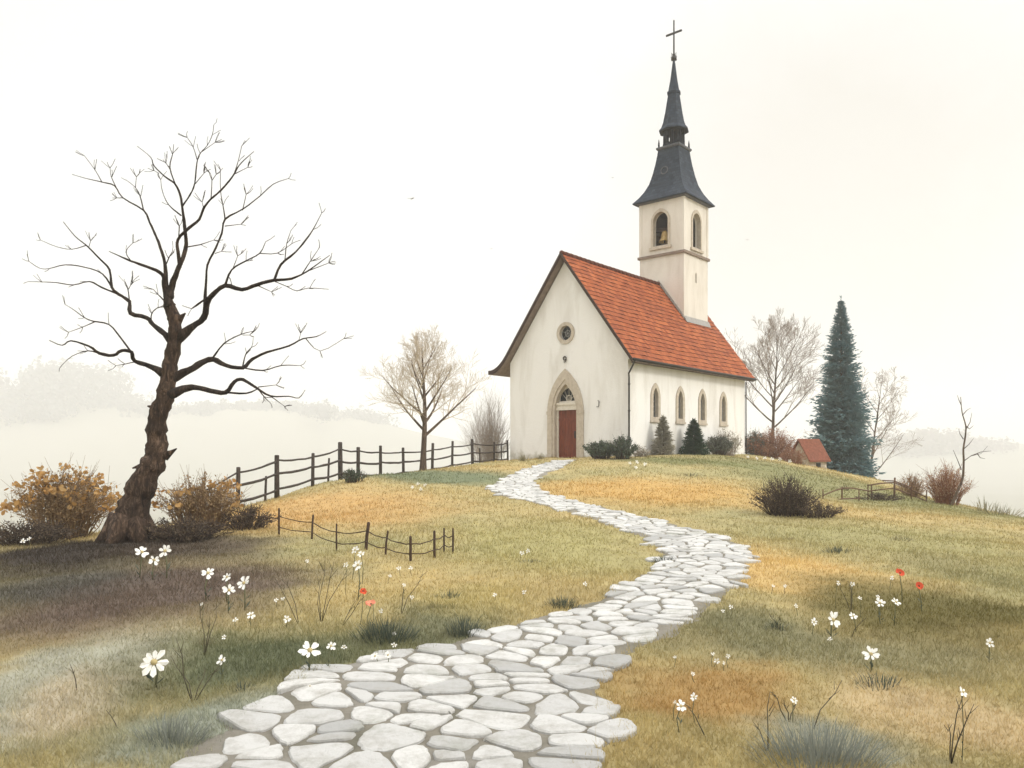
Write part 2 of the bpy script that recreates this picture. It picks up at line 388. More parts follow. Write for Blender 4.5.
m, nt, b = nmat('meadow_ground')
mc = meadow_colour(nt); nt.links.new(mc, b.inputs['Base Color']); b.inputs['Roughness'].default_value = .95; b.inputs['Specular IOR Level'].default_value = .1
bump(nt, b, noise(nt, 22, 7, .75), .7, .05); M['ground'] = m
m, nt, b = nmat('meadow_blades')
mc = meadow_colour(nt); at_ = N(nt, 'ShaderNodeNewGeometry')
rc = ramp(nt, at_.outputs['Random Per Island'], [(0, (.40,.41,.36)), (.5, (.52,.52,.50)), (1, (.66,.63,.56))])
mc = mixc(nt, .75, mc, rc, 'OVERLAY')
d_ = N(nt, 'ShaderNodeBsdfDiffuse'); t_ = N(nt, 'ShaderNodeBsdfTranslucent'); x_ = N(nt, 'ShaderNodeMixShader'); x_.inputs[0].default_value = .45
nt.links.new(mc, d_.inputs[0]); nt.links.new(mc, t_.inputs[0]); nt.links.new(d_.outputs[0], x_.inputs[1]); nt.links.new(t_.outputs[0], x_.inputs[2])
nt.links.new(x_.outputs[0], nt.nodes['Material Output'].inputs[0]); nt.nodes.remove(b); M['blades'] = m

def np_mesh(name, v, f, mats, smooth=True, mi=None):
    me = bpy.data.meshes.new(name); v = np.asarray(v, np.float32); f = np.asarray(f, np.int32)
    k = f.shape[1]
    me.vertices.add(len(v)); me.vertices.foreach_set('co', v.ravel())
    me.loops.add(f.size); me.loops.foreach_set('vertex_index', f.ravel())
    me.polygons.add(len(f)); me.polygons.foreach_set('loop_start', np.arange(0, f.size, k, dtype=np.int32))
    me.polygons.foreach_set('use_smooth', np.full(len(f), smooth))
    for q in mats: me.materials.append(q)
    if mi is not None: me.polygons.foreach_set('material_index', mi)
    me.update(calc_edges=True); me.validate()
    o = bpy.data.objects.new(name, me); C.objects.link(o); return o

NG = 590
tt = np.linspace(-1, 1, NG); ax = 10*np.sinh(tt*math.asinh(198.0))
gx, gy = np.meshgrid(ax, ax + 15, indexing='ij')
gv = np.stack([gx, gy, ground_np(gx, gy)], -1).reshape(-1, 3)
ii, jj = np.meshgrid(np.arange(NG-1), np.arange(NG-1), indexing='ij'); q0 = (ii*NG+jj).ravel()
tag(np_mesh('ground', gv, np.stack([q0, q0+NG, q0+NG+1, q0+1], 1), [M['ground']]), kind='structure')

# ------------------------------------------------------------------ flagstone path
left = [(553,461),(533,467),(504,478),(487,488),(495,495),(533,503),(574,514),(609,525),(645,537),(661,548),(663,558),(645,577),(609,595),(565,611),(520,624),(470,638),(407,654),(345,664),(300,684),(255,706),(232,730),(196,748)]
right = [(577,460),(562,467),(534,480),(541,492),(574,501),(627,514),(672,525),(722,537),(749,549),(749,561),(735,586),(699,615),(672,633),(632,650),(600,672),(596,692),(605,712),(618,728),(606,748),(590,766)]
L = [hit(*p) for p in left]; Rr = [hit(*p) for p in right]
tail_l = [Vector((-1.55, 3.6, 0)), Vector((-2.3, 2.2, 0)), Vector((-3.2, .6, 0))]; tail_r = [Vector((.15, 3.2, 0)), Vector((-.6, 1.8, 0)), Vector((-1.5, 0, 0))]
poly = [(p.x, p.y) for p in L + tail_l] + [(p.x, p.y) for p in (Rr + tail_r)[::-1]]
PX = np.array(poly)
def inside(x, y, P=PX):
    x = np.asarray(x); y = np.asarray(y); r = np.zeros(x.shape, bool); n = len(P)
    for i in range(n):
        x1, y1 = P[i]; x2, y2 = P[(i+1) % n]
        if y1 == y2: continue
        c = ((y1 > y) != (y2 > y)) & (x < (x2-x1)*(y-y1)/(y2-y1) + x1); r ^= c
    return r
def edge_dist(x, y, P=PX):
    x = np.asarray(x, float); y = np.asarray(y, float); best = np.full(x.shape, 1e9); n = len(P)
    for i in range(n):
        a = P[i]; b = P[(i+1) % n]; ab = b - a; l2 = (ab**2).sum() + 1e-9
        t = np.clip(((x-a[0])*ab[0] + (y-a[1])*ab[1]) / l2, 0, 1)
        best = np.minimum(best, np.hypot(x-a[0]-t*ab[0], y-a[1]-t*ab[1]))
    return best
# bed: fine grid cells inside the outline, hugging the ground
cell = .06
xs = np.arange(PX[:,0].min()-.3, PX[:,0].max()+.3, cell); ys = np.arange(PX[:,1].min()-.3, PX[:,1].max()+.3, cell)
bx_, by_ = np.meshgrid(xs, ys, indexing='ij')
jit = .10*np.sin(bx_*7.3+by_*3.1) + .07*np.sin(by_*9.1-bx_*4)
sd = np.where(inside(bx_, by_), 1, -1) * edge_dist(bx_, by_)
ok = sd + jit*.35 > -.16
okc = ok[:-1,:-1] & ok[1:,:-1] & ok[1:,1:] & ok[:-1,1:]
ny = len(ys); ci, cj = np.nonzero(okc); q = ci*ny + cj
bv = np.stack([bx_, by_, ground_np(bx_, by_) + np.clip((sd+jit*.35+.02)*.22, -.035, .020) + .006*np.sin(bx_*23)*np.sin(by_*19)], -1).reshape(-1, 3)
bf = np.stack([q, q+ny, q+ny+1, q+1], 1)
use, invx = np.unique(bf, return_inverse=True)
bedv = bv[use]; bedf = invx.reshape(-1, 4)
# stones: relaxed cells, shrunk to leave joints, rounded and domed a little
def clip_poly(P, mx, my, nx, ny_):
    out = []
    for i in range(len(P)):
        a = P[i]; b_ = P[(i+1) % len(P)]
        da = (a[0]-mx)*nx + (a[1]-my)*ny_; db = (b_[0]-mx)*nx + (b_[1]-my)*ny_
        if da <= 0: out.append(a)
        if da*db < 0:
            t = da/(da-db); out.append((a[0]+(b_[0]-a[0])*t, a[1]+(b_[1]-a[1])*t))
    return out
sx, sy = .37, .195            # wide across the walk, shallow along it
seeds = []
iy = 0; y = 1.0
while y < 38.5:
    x = -4.5 + (.5*sx if iy % 2 else 0)
    while x < 5.5:
        seeds.append((x + random.uniform(-.42,.42)*sx, y + random.uniform(-.42,.42)*sy)); x += sx * random.uniform(.75, 1.25)
    y += sy; iy += 1
S = np.array(seeds); keep = (np.where(inside(S[:,0], S[:,1]), 1, -1) * edge_dist(S[:,0], S[:,1])) > -.9
S = S[keep]
ins = (np.where(inside(S[:,0], S[:,1]), 1, -1) * edge_dist(S[:,0], S[:,1]))
smb = MB()
for i in range(len(S)):
    if ins[i] < -.03 + .07*random.random(): continue
    x0, y0 = S[i]
    P = [(x0-.6,y0-.5),(x0+.6,y0-.5),(x0+.6,y0+.5),(x0-.6,y0+.5)]
    d2 = ((S[:,0]-x0)/1.25)**2 + (S[:,1]-y0)**2
    for j in np.argsort(d2)[1:22]:
        dx, dy = S[j]-S[i]
        gap = .5 - .0155/ max(.15, math.hypot(dx, dy)) * random.uniform(.6, 1.7)
        P = clip_poly(P, x0+dx*gap, y0+dy*gap, dx, dy)
        if len(P) < 3: break
    if len(P) < 3: continue
    # chaikin rounding, wobble
    for _ in range(2):
        Q = []
        for k in range(len(P)):
            a = P[k]; b_ = P[(k+1) % len(P)]
            Q += [(a[0]*.8+b_[0]*.2, a[1]*.8+b_[1]*.2), (a[0]*.2+b_[0]*.8, a[1]*.2+b_[1]*.8)]
        P = Q
    P = [(a + random.uniform(-.008,.008), b_ + random.uniform(-.008,.008)) for a, b_ in P]
    cx = sum(p[0] for p in P)/len(P); cy = sum(p[1] for p in P)/len(P)
    area = abs(sum(P[k][0]*P[(k+1)%len(P)][1]-P[(k+1)%len(P)][0]*P[k][1] for k in range(len(P))))/2
    if area < .005: continue
    n = len(P)
    xx = np.array([p[0] for p in P]+[cx]); yy = np.array([p[1] for p in P]+[cy]); zz = ground_np(xx, yy)
    h = random.uniform(.030, .044); tx, ty = random.uniform(-.03,.03), random.uniform(-.03,.03)
    vs = [(P[k][0], P[k][1], zz[k]-.03) for k in range(n)]
    vs += [(P[k][0], P[k][1], zz[k]+h-.010+(P[k][0]-cx)*tx+(P[k][1]-cy)*ty) for k in range(n)]
    vs += [(cx+(P[k][0]-cx)*.93, cy+(P[k][1]-cy)*.93, zz[k]+h+(P[k][0]-cx)*tx+(P[k][1]-cy)*ty) for k in range(n)]
    vs += [(cx, cy, zz[n]+h+.003)]
    fs = [(k, (k+1)%n, n+(k+1)%n, n+k) for k in range(n)] + [(n+k, n+(k+1)%n, 2*n+(k+1)%n, 2*n+k) for k in range(n)] + [(2*n+k, 2*n+(k+1)%n, 3*n) for k in range(n)]
    smb.add(vs, fs, 1, False)
mb = MB(); mb.add([tuple(p) for p in bedv], [tuple(int(a) for a in f) for f in bedf], 0, True)
n0 = len(mb.v); mb.v += smb.v; mb.f += [tuple(i+n0 for i in f) for f in smb.f]; mb.m += smb.m; mb.sm += smb.sm
m, nt, b = nmat('path_bed')
nt.links.new(ramp(nt, noise(nt, 1.6, 8, .7), [(.3, (.15,.145,.11,1)), (.5, (.24,.22,.18,1)), (.7, (.31,.295,.265,1))]), b.inputs['Base Color'])
b.inputs['Roughness'].default_value = .95; bump(nt, b, noise(nt, 45, 6, .8), .8, .03); M['bed'] = m
m, nt, b = nmat('pale_flagstone')
g = N(nt, 'ShaderNodeNewGeometry')
c = ramp(nt, g.outputs['Random Per Island'], [(0, (.37,.37,.365,1)), (.2, (.50,.498,.49,1)), (.6, (.57,.567,.555,1)), (1, (.63,.625,.61,1))])
c = mixc(nt, ramp(nt, noise(nt, 5, 9, .75), [(.46, (0,0,0)), (.68, (.7,.7,.7))]), c, (.30,.285,.25,1))
c = mixc(nt, ramp(nt, noise(nt, 2.1, 7, .7), [(.55, (0,0,0)), (.68, (.5,.5,.5))]), c, (.22,.225,.17,1))
nt.links.new(c, b.inputs['Base Color']); b.inputs['Roughness'].default_value = .8; bump(nt, b, noise(nt, 13, 9, .78), .8, .03); M['flag'] = m
tag(mb.build('path', [M['bed'], M['flag']], recalc=False), kind='structure')

# ------------------------------------------------------------------ short meadow grass
def church_foot(x, y):
    dx = x-COR.x; dy = y-COR.y; u = -cA*dx + sA*dy; v = sA*dx + cA*dy
    return (u > -.05) & (u < 7.1) & (v > -.05) & (v < 12.4)
NB = 340000
d = 3.1 * (46/3.1) ** (RNG.random(NB) ** 1.15)
px = RNG.uniform(-60, 1084, NB); x = (px-CX)*d/F; y = d
# the meadow goes on past the picture's sides and behind
NB2 = 150000
y2 = 3.1 * (46/3.1) ** (RNG.random(NB2) ** 1.15)
e2 = RNG.exponential(270, NB2); p2 = np.where(RNG.random(NB2) < .5, -60 - e2, 1084 + e2); x2 = (p2-CX)*y2/F
y3 = RNG.uniform(-4, 3.1, 26000); x3 = RNG.uniform(-7, 7, 26000)
x2 = np.concatenate([x2, x3]); y2 = np.concatenate([y2, y3]); k2 = np.abs(x2) < 34
x = np.concatenate([x, x2[k2]]); y = np.concatenate([y, y2[k2]])
pd = np.where(inside(x, y), 1, -1) * edge_dist(x, y)
k = (pd < -.05 + .16*RNG.random(len(x))**1.6) & ~church_foot(x, y)
x = x[k]; y = y[k]; n = len(x)
patch = .5 + .5*np.sin(x*1.1+.6*np.sin(y*.9))*np.sin(y*.8+.7*np.sin(x*.7))
straw = (RNG.random(n) < .022) & (y < 24)
hgt = (.022 + .05*RNG.random(n)**1.6) * (.6 + .7*patch) * (1 + y*.012)
hgt = np.where(straw, RNG.uniform(.08,.20,n)*(.5+.6*patch), hgt)
wid = np.where(straw, .55, 1.0) * np.maximum(.0035, .00055*y) * RNG.uniform(.7, 1.4, n)
ang = RNG.uniform(0, 2*np.pi, n); lean = RNG.uniform(.1, 1.1, n) * hgt; la = RNG.uniform(0, 2*np.pi, n)
z = ground_np(x, y) - .004
v = np.zeros((n, 3, 3)); v[:,0] = np.stack([x-np.cos(ang)*wid, y-np.sin(ang)*wid, z], 1); v[:,1] = np.stack([x+np.cos(ang)*wid, y+np.sin(ang)*wid, z], 1)
v[:,2] = np.stack([x+np.cos(la)*lean, y+np.sin(la)*lean, z+hgt], 1)
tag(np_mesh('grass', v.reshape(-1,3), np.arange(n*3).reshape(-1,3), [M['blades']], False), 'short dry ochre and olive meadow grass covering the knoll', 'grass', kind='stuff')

# ------------------------------------------------------------------ church
church = thing('church', 'small white village church with red tiled roof and slate steeple on the knoll', 'church', ch(0, 0, gz(5.2,36)-E))
W, LN = 7.0, 12.2
PIT = 1.342; ZE = 4.2
def roof_r(u): return ZE + (u + .45) * PIT            # top of the right slope
RIDGE = roof_r(3.5)
zw = roof_r(0) - .26
mb = MB()
prof = [(0,-1.2),(W,-1.2),(W,zw),(3.5,zw+3.5*PIT),(0,zw)]
mb.prism(prof, lambda a,b,t: ch(a, t, b), 0, LN)
wall = mb.build('wall', M['plaster'], church)
def lancet(cx, w, z0, zs, za, n=10):
    """pointed arch outline; starts bottom left, runs up, over and down"""
    pts = [(cx-w/2, z0), (cx-w/2, zs)]
    h = za-zs
    rad = (h*h + (w/2)**2) / w
    for side in (0, 1):
        for i in range(1, n+1):
            t = i/n if side == 0 else 1 - i/n
            a0 = math.asin(min(1, h/rad)); a = a0*t
            xx = -w/2 + rad*(1-math.cos(a)); zz = zs + rad*math.sin(a)
            if side: xx = -xx
            if side and i == 0: continue
            pts.append((cx+xx, zz))
    pts.append((cx+w/2, z0))
    return pts
def circle(cx, cz, r, n=28): return [(cx+r*math.cos(2*math.pi*i/n), cz+r*math.sin(2*math.pi*i/n)) for i in range(n)]
front = lambda a, b, t: ch(a, t, b)
side = lambda a, b, t: ch(t, a, b)
UD = 3.5; ZF = -.30
win_v = [2.36, 4.75, 7.07, 9.47]
cb = MB()
cb.prism(lancet(UD, 1.56, ZF-.05, 1.95, 3.55), front, -.3, .42)
cb.prism(circle(UD-.02, 5.74, .36), front, -.3, .25)
for v_ in win_v: cb.prism(lancet(v_, .46, 1.70, 2.62, 3.10), side, -.3, .22)
cut(wall, cb)
# portal
mb = MB()
mb.ring(lancet(UD, 2.14, ZF-.15, 1.95, 4.03), lancet(UD, 1.58, ZF-.15, 1.95, 3.52), front, -.07, .05)
mb.ring(lancet(UD, 1.62, ZF-.15, 1.95, 3.58), lancet(UD, 1.30, ZF-.15, 1.95, 3.30), front, -.03, .22)
for sgn in (-1, 1):
    mb.box((UD+sgn*.94-.15, -.10, 1.86), (UD+sgn*.94+.15, .04, 2.02), front2 := (lambda u,v,z: ch(u,v,z)))
    mb.box((UD+sgn*.94-.16, -.10, ZF-.3), (UD+sgn*.94+.16, .03, ZF+.22), front2)
mb.build('door_surround', M['stone'], church)
mb = MB(); mb.box((UD-.655, .10, 2.06), (UD+.655, .36, 2.40), front2); mb.box((UD-.69, .06, 2.30), (UD+.69, .36, 2.42), front2)
for sgn in (-1, 1): mb.box((UD+sgn*.61-.055, .16, ZF-.2), (UD+sgn*.61+.055, .36, 2.06), front2)
mb.build('door_frame', M['white_wood'], church)
mb = MB()
for k in range(6):
    w0 = UD-.555+k*.185
    mb.box((w0+.004, .20+.006*(k%2), ZF-.02), (w0+.181, .30, 2.06), front2)
mb.box((UD-.55, .185, ZF+.3), (UD+.55, .21, ZF+.42), front2); mb.box((UD-.55, .185, 1.55), (UD+.55, .21, 1.67), front2)
door = mb.build('door', M['door'], church)
mb = MB(); mb.tube([ch(UD-.42,.16,.78), ch(UD-.42,.13,.82), ch(UD-.42,.13,.95), ch(UD-.42,.17,1.0)], .014, 6); mb.box((UD-.46,.178,.70),(UD-.38,.196,1.05), front2)
mb.build('handle', M['iron'], door)
mb = MB(); mb.prism(lancet(UD, 1.28, 2.42, 2.43, 3.28), front, .30, .34); fan = mb.build('transom_window', M['glass'], church)
mb = MB(); mb.ring(lancet(UD, 1.28, 2.42, 2.43, 3.28), lancet(UD, 1.08, 2.50, 2.51, 3.12), front, .20, .33)
for a in (-52, -26, 0, 26, 52):
    mb.tube([ch(UD, .28, 2.46), ch(UD+math.sin(R(a))*.62*(1 if abs(a)<40 else .8), .28, 2.46+math.cos(R(a))*.62)], .014, 5)
mb.ring(circle(UD, 2.62, .17, 16), circle(UD, 2.62, .14, 16), front, .26, .29)
mb.build('frame', M['white_wood'], fan)
mb = MB(); mb.box((UD-1.0, -.55, ZF-.4), (UD+1.0, .2, ZF-.02), front2); mb.build('doorstep', M['stone'], church)
# round window
mb = MB(); mb.prism(circle(UD-.02, 5.74, .355), front, .17, .2); rw = mb.build('round_window', M['glass'], church)
mb = MB(); mb.ring(circle(UD-.02,5.74,.52), circle(UD-.02,5.74,.35), front, -.06, .10); mb.build('surround', M['stone'], rw)
mb = MB()
for a in (0, 60, 120):
    c_, s_ = math.cos(R(a+20))*.35, math.sin(R(a+20))*.35
    mb.tube([ch(UD-.02-c_, .15, 5.74-s_), ch(UD-.02+c_, .15, 5.74+s_)], .012, 5)
mb.ring(circle(UD-.02,5.74,.16,18), circle(UD-.02,5.74,.135,18), front, .14, .165); mb.build('tracery', M['lead'], rw)
# iron numeral and hook on the front wall
mb = MB()
c9 = [(math.cos(a)*.085, math.sin(a)*.085) for a in np.linspace(0, 2*math.pi, 15)]
pts = [ch(UD-.02+.05 - x_, -.035, 4.53 + z_) for x_, z_ in c9]
mb.tube(pts, .026, 6)
tail = [(.085,.0),(.083,-.06),(.06,-.13),(.01,-.175),(-.05,-.17)]
mb.tube([ch(UD+.03-x_, -.035, 4.53+z_) for x_, z_ in tail], [.026,.026,.024,.022,.018], 6)
mb.build('numeral', M['iron'], church)
mb = MB(); mb.tube([ch(1.55+.06,-.05,2.42), ch(1.55,-.05,2.42), ch(1.55,-.05,2.2), ch(1.58,-.06,2.13), ch(1.66,-.07,2.14)], .018, 6); mb.tube([ch(1.55,.03,2.36), ch(1.55,-.06,2.36)], .018, 6)
mb.build('wall_hook', M['iron'], church)
# lancet windows of the nave
for v_ in win_v:
    mb = MB(); mb.prism(lancet(v_, .455, 1.70, 2.62, 3.10), side, .15, .19); w = mb.build('window', M['glass'], church)
    mb = MB(); mb.ring(lancet(v_, .86, 1.52, 2.62, 3.32), lancet(v_, .45, 1.70, 2.62, 3.09), side, -.05, .12)
    mb.box((-.09, v_-.47, 1.44), (.05, v_+.47, 1.535), front2); mb.build('surround', M['stone'], w)
    mb = MB(); mb.tube([ch(.12, v_, 1.7), ch(.12, v_, 3.06)], .013, 5)
    for zz in (1.95, 2.2, 2.45, 2.7): mb.tube([ch(.12, v_-.22, zz), ch(.12, v_+.22, zz)], .009, 5)
    mb.build('leading', M['lead'], w)
# roof: courses of tiles with lifted lower edges
def slope_pts(leftside):
    if not leftside:
        us = np.linspace(3.5, -.45, 23); return [(u, roof_r(u)) for u in us]
    out = []
    for s in np.linspace(0, 1, 25):
        u = 3.5 + 4.62*s; z = RIDGE - (u-3.5)*PIT
        f = max(0, (s-.74)/.26); z += .86*f*f
        out.append((u, z))
    return out
def roof_mesh():
    verts, faces, uvs, mi = [], [], [], []
    v0, v1 = -.36, LN+.32; nv = 40
    def addq(p, uv, m_):
        n = len(verts); verts.extend(p); faces.append(tuple(range(n, n+len(p)))); uvs.append(uv); mi.append(m_)
    for ls in (False, True):
        P = slope_pts(ls); dist = 0
        for i in range(len(P)-1):
            (ua, za), (ub, zb) = P[i], P[i+1]
            sl = math.hypot(ub-ua, zb-za); nx, nz = -(zb-za)/sl, (ub-ua)/sl
            if nz < 0: nx, nz = -nx, -nz
            for j in range(nv):
                va, vb = v0+(v1-v0)*j/nv, v0+(v1-v0)*(j+1)/nv
                def lift(v): return .026 + .010*math.sin(v*5.3+i*1.7) + .008*math.sin(v*13.1+i*2.9)
                sag = lambda v: -.05*math.sin(math.pi*(v-v0)/(v1-v0)) + .012*math.sin(v*2.1)
                A = ch(ua+nx*.004, va, za+nz*.004+sag(va)); B = ch(ua+nx*.004, vb, za+nz*.004+sag(vb))
                Cc = ch(ub+nx*lift(vb), vb, zb+nz*lift(vb)+sag(vb)); D = ch(ub+nx*lift(va), va, zb+nz*lift(va)+sag(va))
                k = i + (0 if not ls else 40)
                addq([A,B,Cc,D], [(va,k*.3),(vb,k*.3),(vb,k*.3+.3),(va,k*.3+.3)], 0)
                C2 = ch(ub-nx*.01, vb, zb-nz*.01+sag(vb)); D2 = ch(ub-nx*.01, va, zb-nz*.01+sag(va))
                addq([D,Cc,C2,D2], [(va,.3*k+.299)]*4, 0)
            dist += sl
        # underside and edge
        th = .16
        for i in range(len(P)-1):
            (ua, za), (ub, zb) = P[i], P[i+1]
            addq([ch(ua,v0,za-th), ch(ub,v0,zb-th), ch(ub,v1,zb-th), ch(ua,v1,za-th)], [(0,0)]*4, 1)
            for vv in (v0, v1): addq([ch(ua,vv,za+.01), ch(ub,vv,zb+.01), ch(ub,vv,zb-th), ch(ua,vv,za-th)], [(0,0)]*4, 1)
        ub, zb = P[-1]
        addq([ch(ub,v0,zb+.03), ch(ub,v1,zb+.03), ch(ub,v1,zb-th), ch(ub,v0,zb-th)], [(0,0)]*4, 1)
    me = bpy.data.meshes.new('roof'); off = church.location
    me.from_pydata([tuple(p-off) for p in verts], [], faces)
    me.materials.append(M['tile']); me.materials.append(M['soffit']); me.polygons.foreach_set('material_index', mi)
    ul = me.uv_layers.new(name='UVMap'); flat = [c for q_ in uvs for c in q_]
    ul.data.foreach_set('uv', [t for c in flat for t in c])
    o = bpy.data.objects.new('roof', me); C.objects.link(o); o.parent = church; return o
roof = roof_mesh()
mb = MB()
v = -.36
while v < LN+.3:
    sg = -.05*math.sin(math.pi*(v+.36)/(LN+.68))
    mb.tube([ch(3.5, v, RIDGE+.02+sg+random.uniform(0,.012)), ch(3.5, v+.40, RIDGE+.0+sg)], [.115,.10], 8); v += .37
mb.build('ridge_tile', M['tile'], roof)
for ls in (False, True):
    mb = MB(); P = slope_pts(ls)
    outl = [(u, z+.045) for u, z in P] + [(u, z-.22) for u, z in P[::-1]]
    n = len(P)
    for i in range(n-1):
        (ua,za),(ub,zb) = P[i],P[i+1]
        mb.box((0,0,0),(1,1,1), lambda a,b,c,ua=ua,za=za,ub=ub,zb=zb: ch(ua+(ub-ua)*a, -.43+b*.066, za+(zb-za)*a+.045-.20*(1-c)))
    mb.build('bargeboard', M['barge'], roof)
# eave boards, gutter and downpipe on the right
mb = MB(); mb.box((-.40,-.30,ZE-.18),(-.36,LN+.28,ZE+.0), front2); mb.build('eave_board', M['barge'], roof)
mb = MB(); mb.tube([ch(-.52,-.36,ZE-.035), ch(-.52,LN*.5,ZE-.05), ch(-.52,LN+.3,ZE-.06)], .065, 8)
gut = mb.build('gutter', M['iron'], church)
mb = MB(); mb.tube([ch(-.50,-.2,ZE-.06), ch(-.44,-.2,ZE-.2), ch(-.08,-.06,ZE-.62), ch(-.07,-.02,ZE-.8), ch(-.07,-.02,-.25)], .042, 7)
for zz in (.6, 1.9, 3.1): mb.tube([ch(-.07,-.02,zz-.03), ch(-.07,-.02,zz+.03)], .058, 7)
mb.build('downpipe', M['iron'], church)
mb = MB(); mb.tube([ch(-.07,LN+.0,ZE-.2), ch(-.07,LN+.02,-.1)], .035, 6); mb.build('downpipe', M['iron'], church)
mb = MB(); mb.box((-.02,-.02,zw-.34),(-.06,LN+.02,zw-.24), front2); mb.build('cornice', M['plaster'], church)

# tower
T0u, T0v, TS = 1.94, 8.72, 2.8
tower = None
def tw(a, b, z): return ch(T0u+a, T0v+b, z)           # a leftwards, b to the back
Zb, Zt = 11.1, 14.25
mb = MB(); mb.box((0,0,5.0), (TS,TS,Zt), tw); tower = mb.build('tower', M['plaster_tower'], church)
cb = MB(); cb.box((.32,.32,11.25),(TS-.32,TS-.32,13.9), tw); cut(tower, cb)
fo = lancet(1.45, .96, 11.62, 12.98, 13.52); so = lancet(1.42, .96, 11.50, 12.90, 13.50)
cb = MB(); cb.prism(fo, lambda a,b,t: tw(a,t,b), -.4, 1.5); cut(tower, cb)
cb = MB(); cb.prism(so, lambda a,b,t: tw(t,a,b), -.4, 1.5); cb.prism(lancet(1.4,.16,9.55,9.95,10.15), lambda a,b,t: tw(t,a,b), -.3, .25); cut(tower, cb)
for fn, o_, z0, za, t0, t1 in ((lambda a,b,t: tw(a,t,b), 1.45, 11.62, 13.55, -.05, .2), (lambda a,b,t: tw(t,a,b), 1.42, 11.50, 13.50, -.05, .2)):
    mb = MB(); zs = za-.56
    mb.ring(lancet(o_, 1.20, z0-.14, zs, za+.16), lancet(o_, .94, z0, zs, za-.04), fn, t0, t1)
    mb.prism([(o_-.70,z0-.20),(o_+.70,z0-.20),(o_+.70,z0-.06),(o_-.70,z0-.06)], fn, -.11, .12)
    mb.build('belfry_opening', M['stone'], tower)
mb = MB()
e = .10
for a0,b0,a1,b1 in ((-e,-e,TS+e,0),(-e,TS,TS+e,TS+e),(-e,0,0,TS),(TS,0,TS+e,TS)): mb.box((a0,b0,Zb-.09),(a1,b1,Zb+.05), tw)
mb.build('cornice', M['soffit'], tower)
for a0,b0 in ((-.03,-.03),(TS-.13,-.03),(-.03,TS-.13)):
    mb = MB(); mb.box((a0,b0,Zb+.06),(a0+.16,b0+.16,Zt-.02), tw); mb.build('corner_strip', M['plaster_tower'], tower)
# boarded inside of the bell chamber
mb = MB(); mb.box((.33,TS-.37,11.27),(TS-.33,TS-.33,13.88), tw); mb.box((TS-.37,.33,11.27),(TS-.33,TS-.38,13.88), tw); mb.box((.34,.34,13.80),(TS-.38,TS-.38,13.88), tw)
mb.build('chamber_boarding', M['barge'], tower)
mb = MB()
for s_ in (0,1):
    pass
zr = lambda a: roof_r(T0u+a)
mb.box((0,0,0),(1,1,1), lambda a,b,c: tw(-.05-.16*a, -.04+(TS+.08)*b, zr(-.05-.16*a)+.05+.14*c*(1-a)))
mb.box((0,0,0),(1,1,1), lambda a,b,c: tw((3.5-T0u)*a, -.06+.055*b, zr((3.5-T0u)*a)+.03+.16*c))
mb.build('flashing', M['flash'], tower)
# spire
def TC(x, y, z): return tw(TS/2+x, TS/2+y, z)
def taper(levels, n, rot):
    """stack of polygon rings; (z, half size) -> verts, faces, uv"""
    vs, fs, uvs = [], [], []
    for z, h in levels:
        rr = h/math.cos(math.pi/n)
        for j in range(n): a = rot + 2*math.pi*j/n; vs.append(TC(math.cos(a)*rr, math.sin(a)*rr, z))
    for i in range(len(levels)-1):
        for j in range(n):
            j2 = (j+1)%n; fs.append((i*n+j, i*n+j2, (i+1)*n+j2, (i+1)*n+j))
            w0 = levels[i][1]*math.tan(math.pi/n); w1 = levels[i+1][1]*math.tan(math.pi/n)
            uvs.append([(j*9-w0, levels[i][0]), (j*9+w0, levels[i][0]), (j*9+w1, levels[i+1][0]), (j*9-w1, levels[i+1][0])])
    fs.append(tuple(range(n))[::-1]); uvs.append([(0,0)]*n); k = len(levels)-1
    fs.append(tuple(k*n+j for j in range(n))); uvs.append([(0,0)]*n)
    return vs, fs, uvs
def uvobj(name, parts, mat, parent):
    V, Fc, U = [], [], []
    for vs, fs, uvs in parts:
        n = len(V); V += vs; Fc += [tuple(i+n for i in f) for f in fs]; U += uvs
    me = bpy.data.meshes.new(name); off = church.location
    me.from_pydata([tuple(p-off) for p in V], [], Fc); me.materials.append(mat)
    ul = me.uv_layers.new(name='UVMap'); ul.data.foreach_set('uv', [t for q_ in U for c in q_ for t in c])
    bm = bmesh.new(); bm.from_mesh(me); bmesh.ops.recalc_face_normals(bm, faces=bm.faces); bm.to_mesh(me); bm.free()
    o = bpy.data.objects.new(name, me); C.objects.link(o); o.parent = parent; return o
prof = [(14.16,1.70),(14.22,1.71),(14.30,1.64),(14.55,1.44),(14.9,1.22),(15.35,1.02),(15.9,.88),(16.5,.765),(17.0,.69),(17.34,.65)]
spire = uvobj('spire', [taper(prof, 4, math.pi/4)], M['slate'], church)
mb = MB()
v_, f_, _u = taper([(17.30,.70),(17.36,.74),(17.44,.74),(17.48,.66)], 4, math.pi/4); mb.add(v_, f_); mb.build('cornice', M['slate_trim'], spire); mb = MB()
v_, f_, _u = taper([(14.10,1.46),(14.18,1.62)], 4, math.pi/4); mb.add(v_, f_)
mb.build('cornice', M['slate_trim'], spire)
mb = MB()
for j in range(8):
    a = math.pi/8 + j*math.pi/4
    mb.tube([TC(math.cos(a)*.56, math.sin(a)*.56, 17.46), TC(math.cos(a)*.54, math.sin(a)*.54, 18.5)], .065, 6)
v_, f_, _u = taper([(17.46,.60),(17.66,.60)], 8, 0); mb.add(v_, f_)
v_, f_, _u = taper([(17.6,.24),(18.5,.22)], 8, 0); mb.add(v_, f_)
v_, f_, _u = taper([(18.36,.60),(18.5,.64)], 8, 0); mb.add(v_, f_)
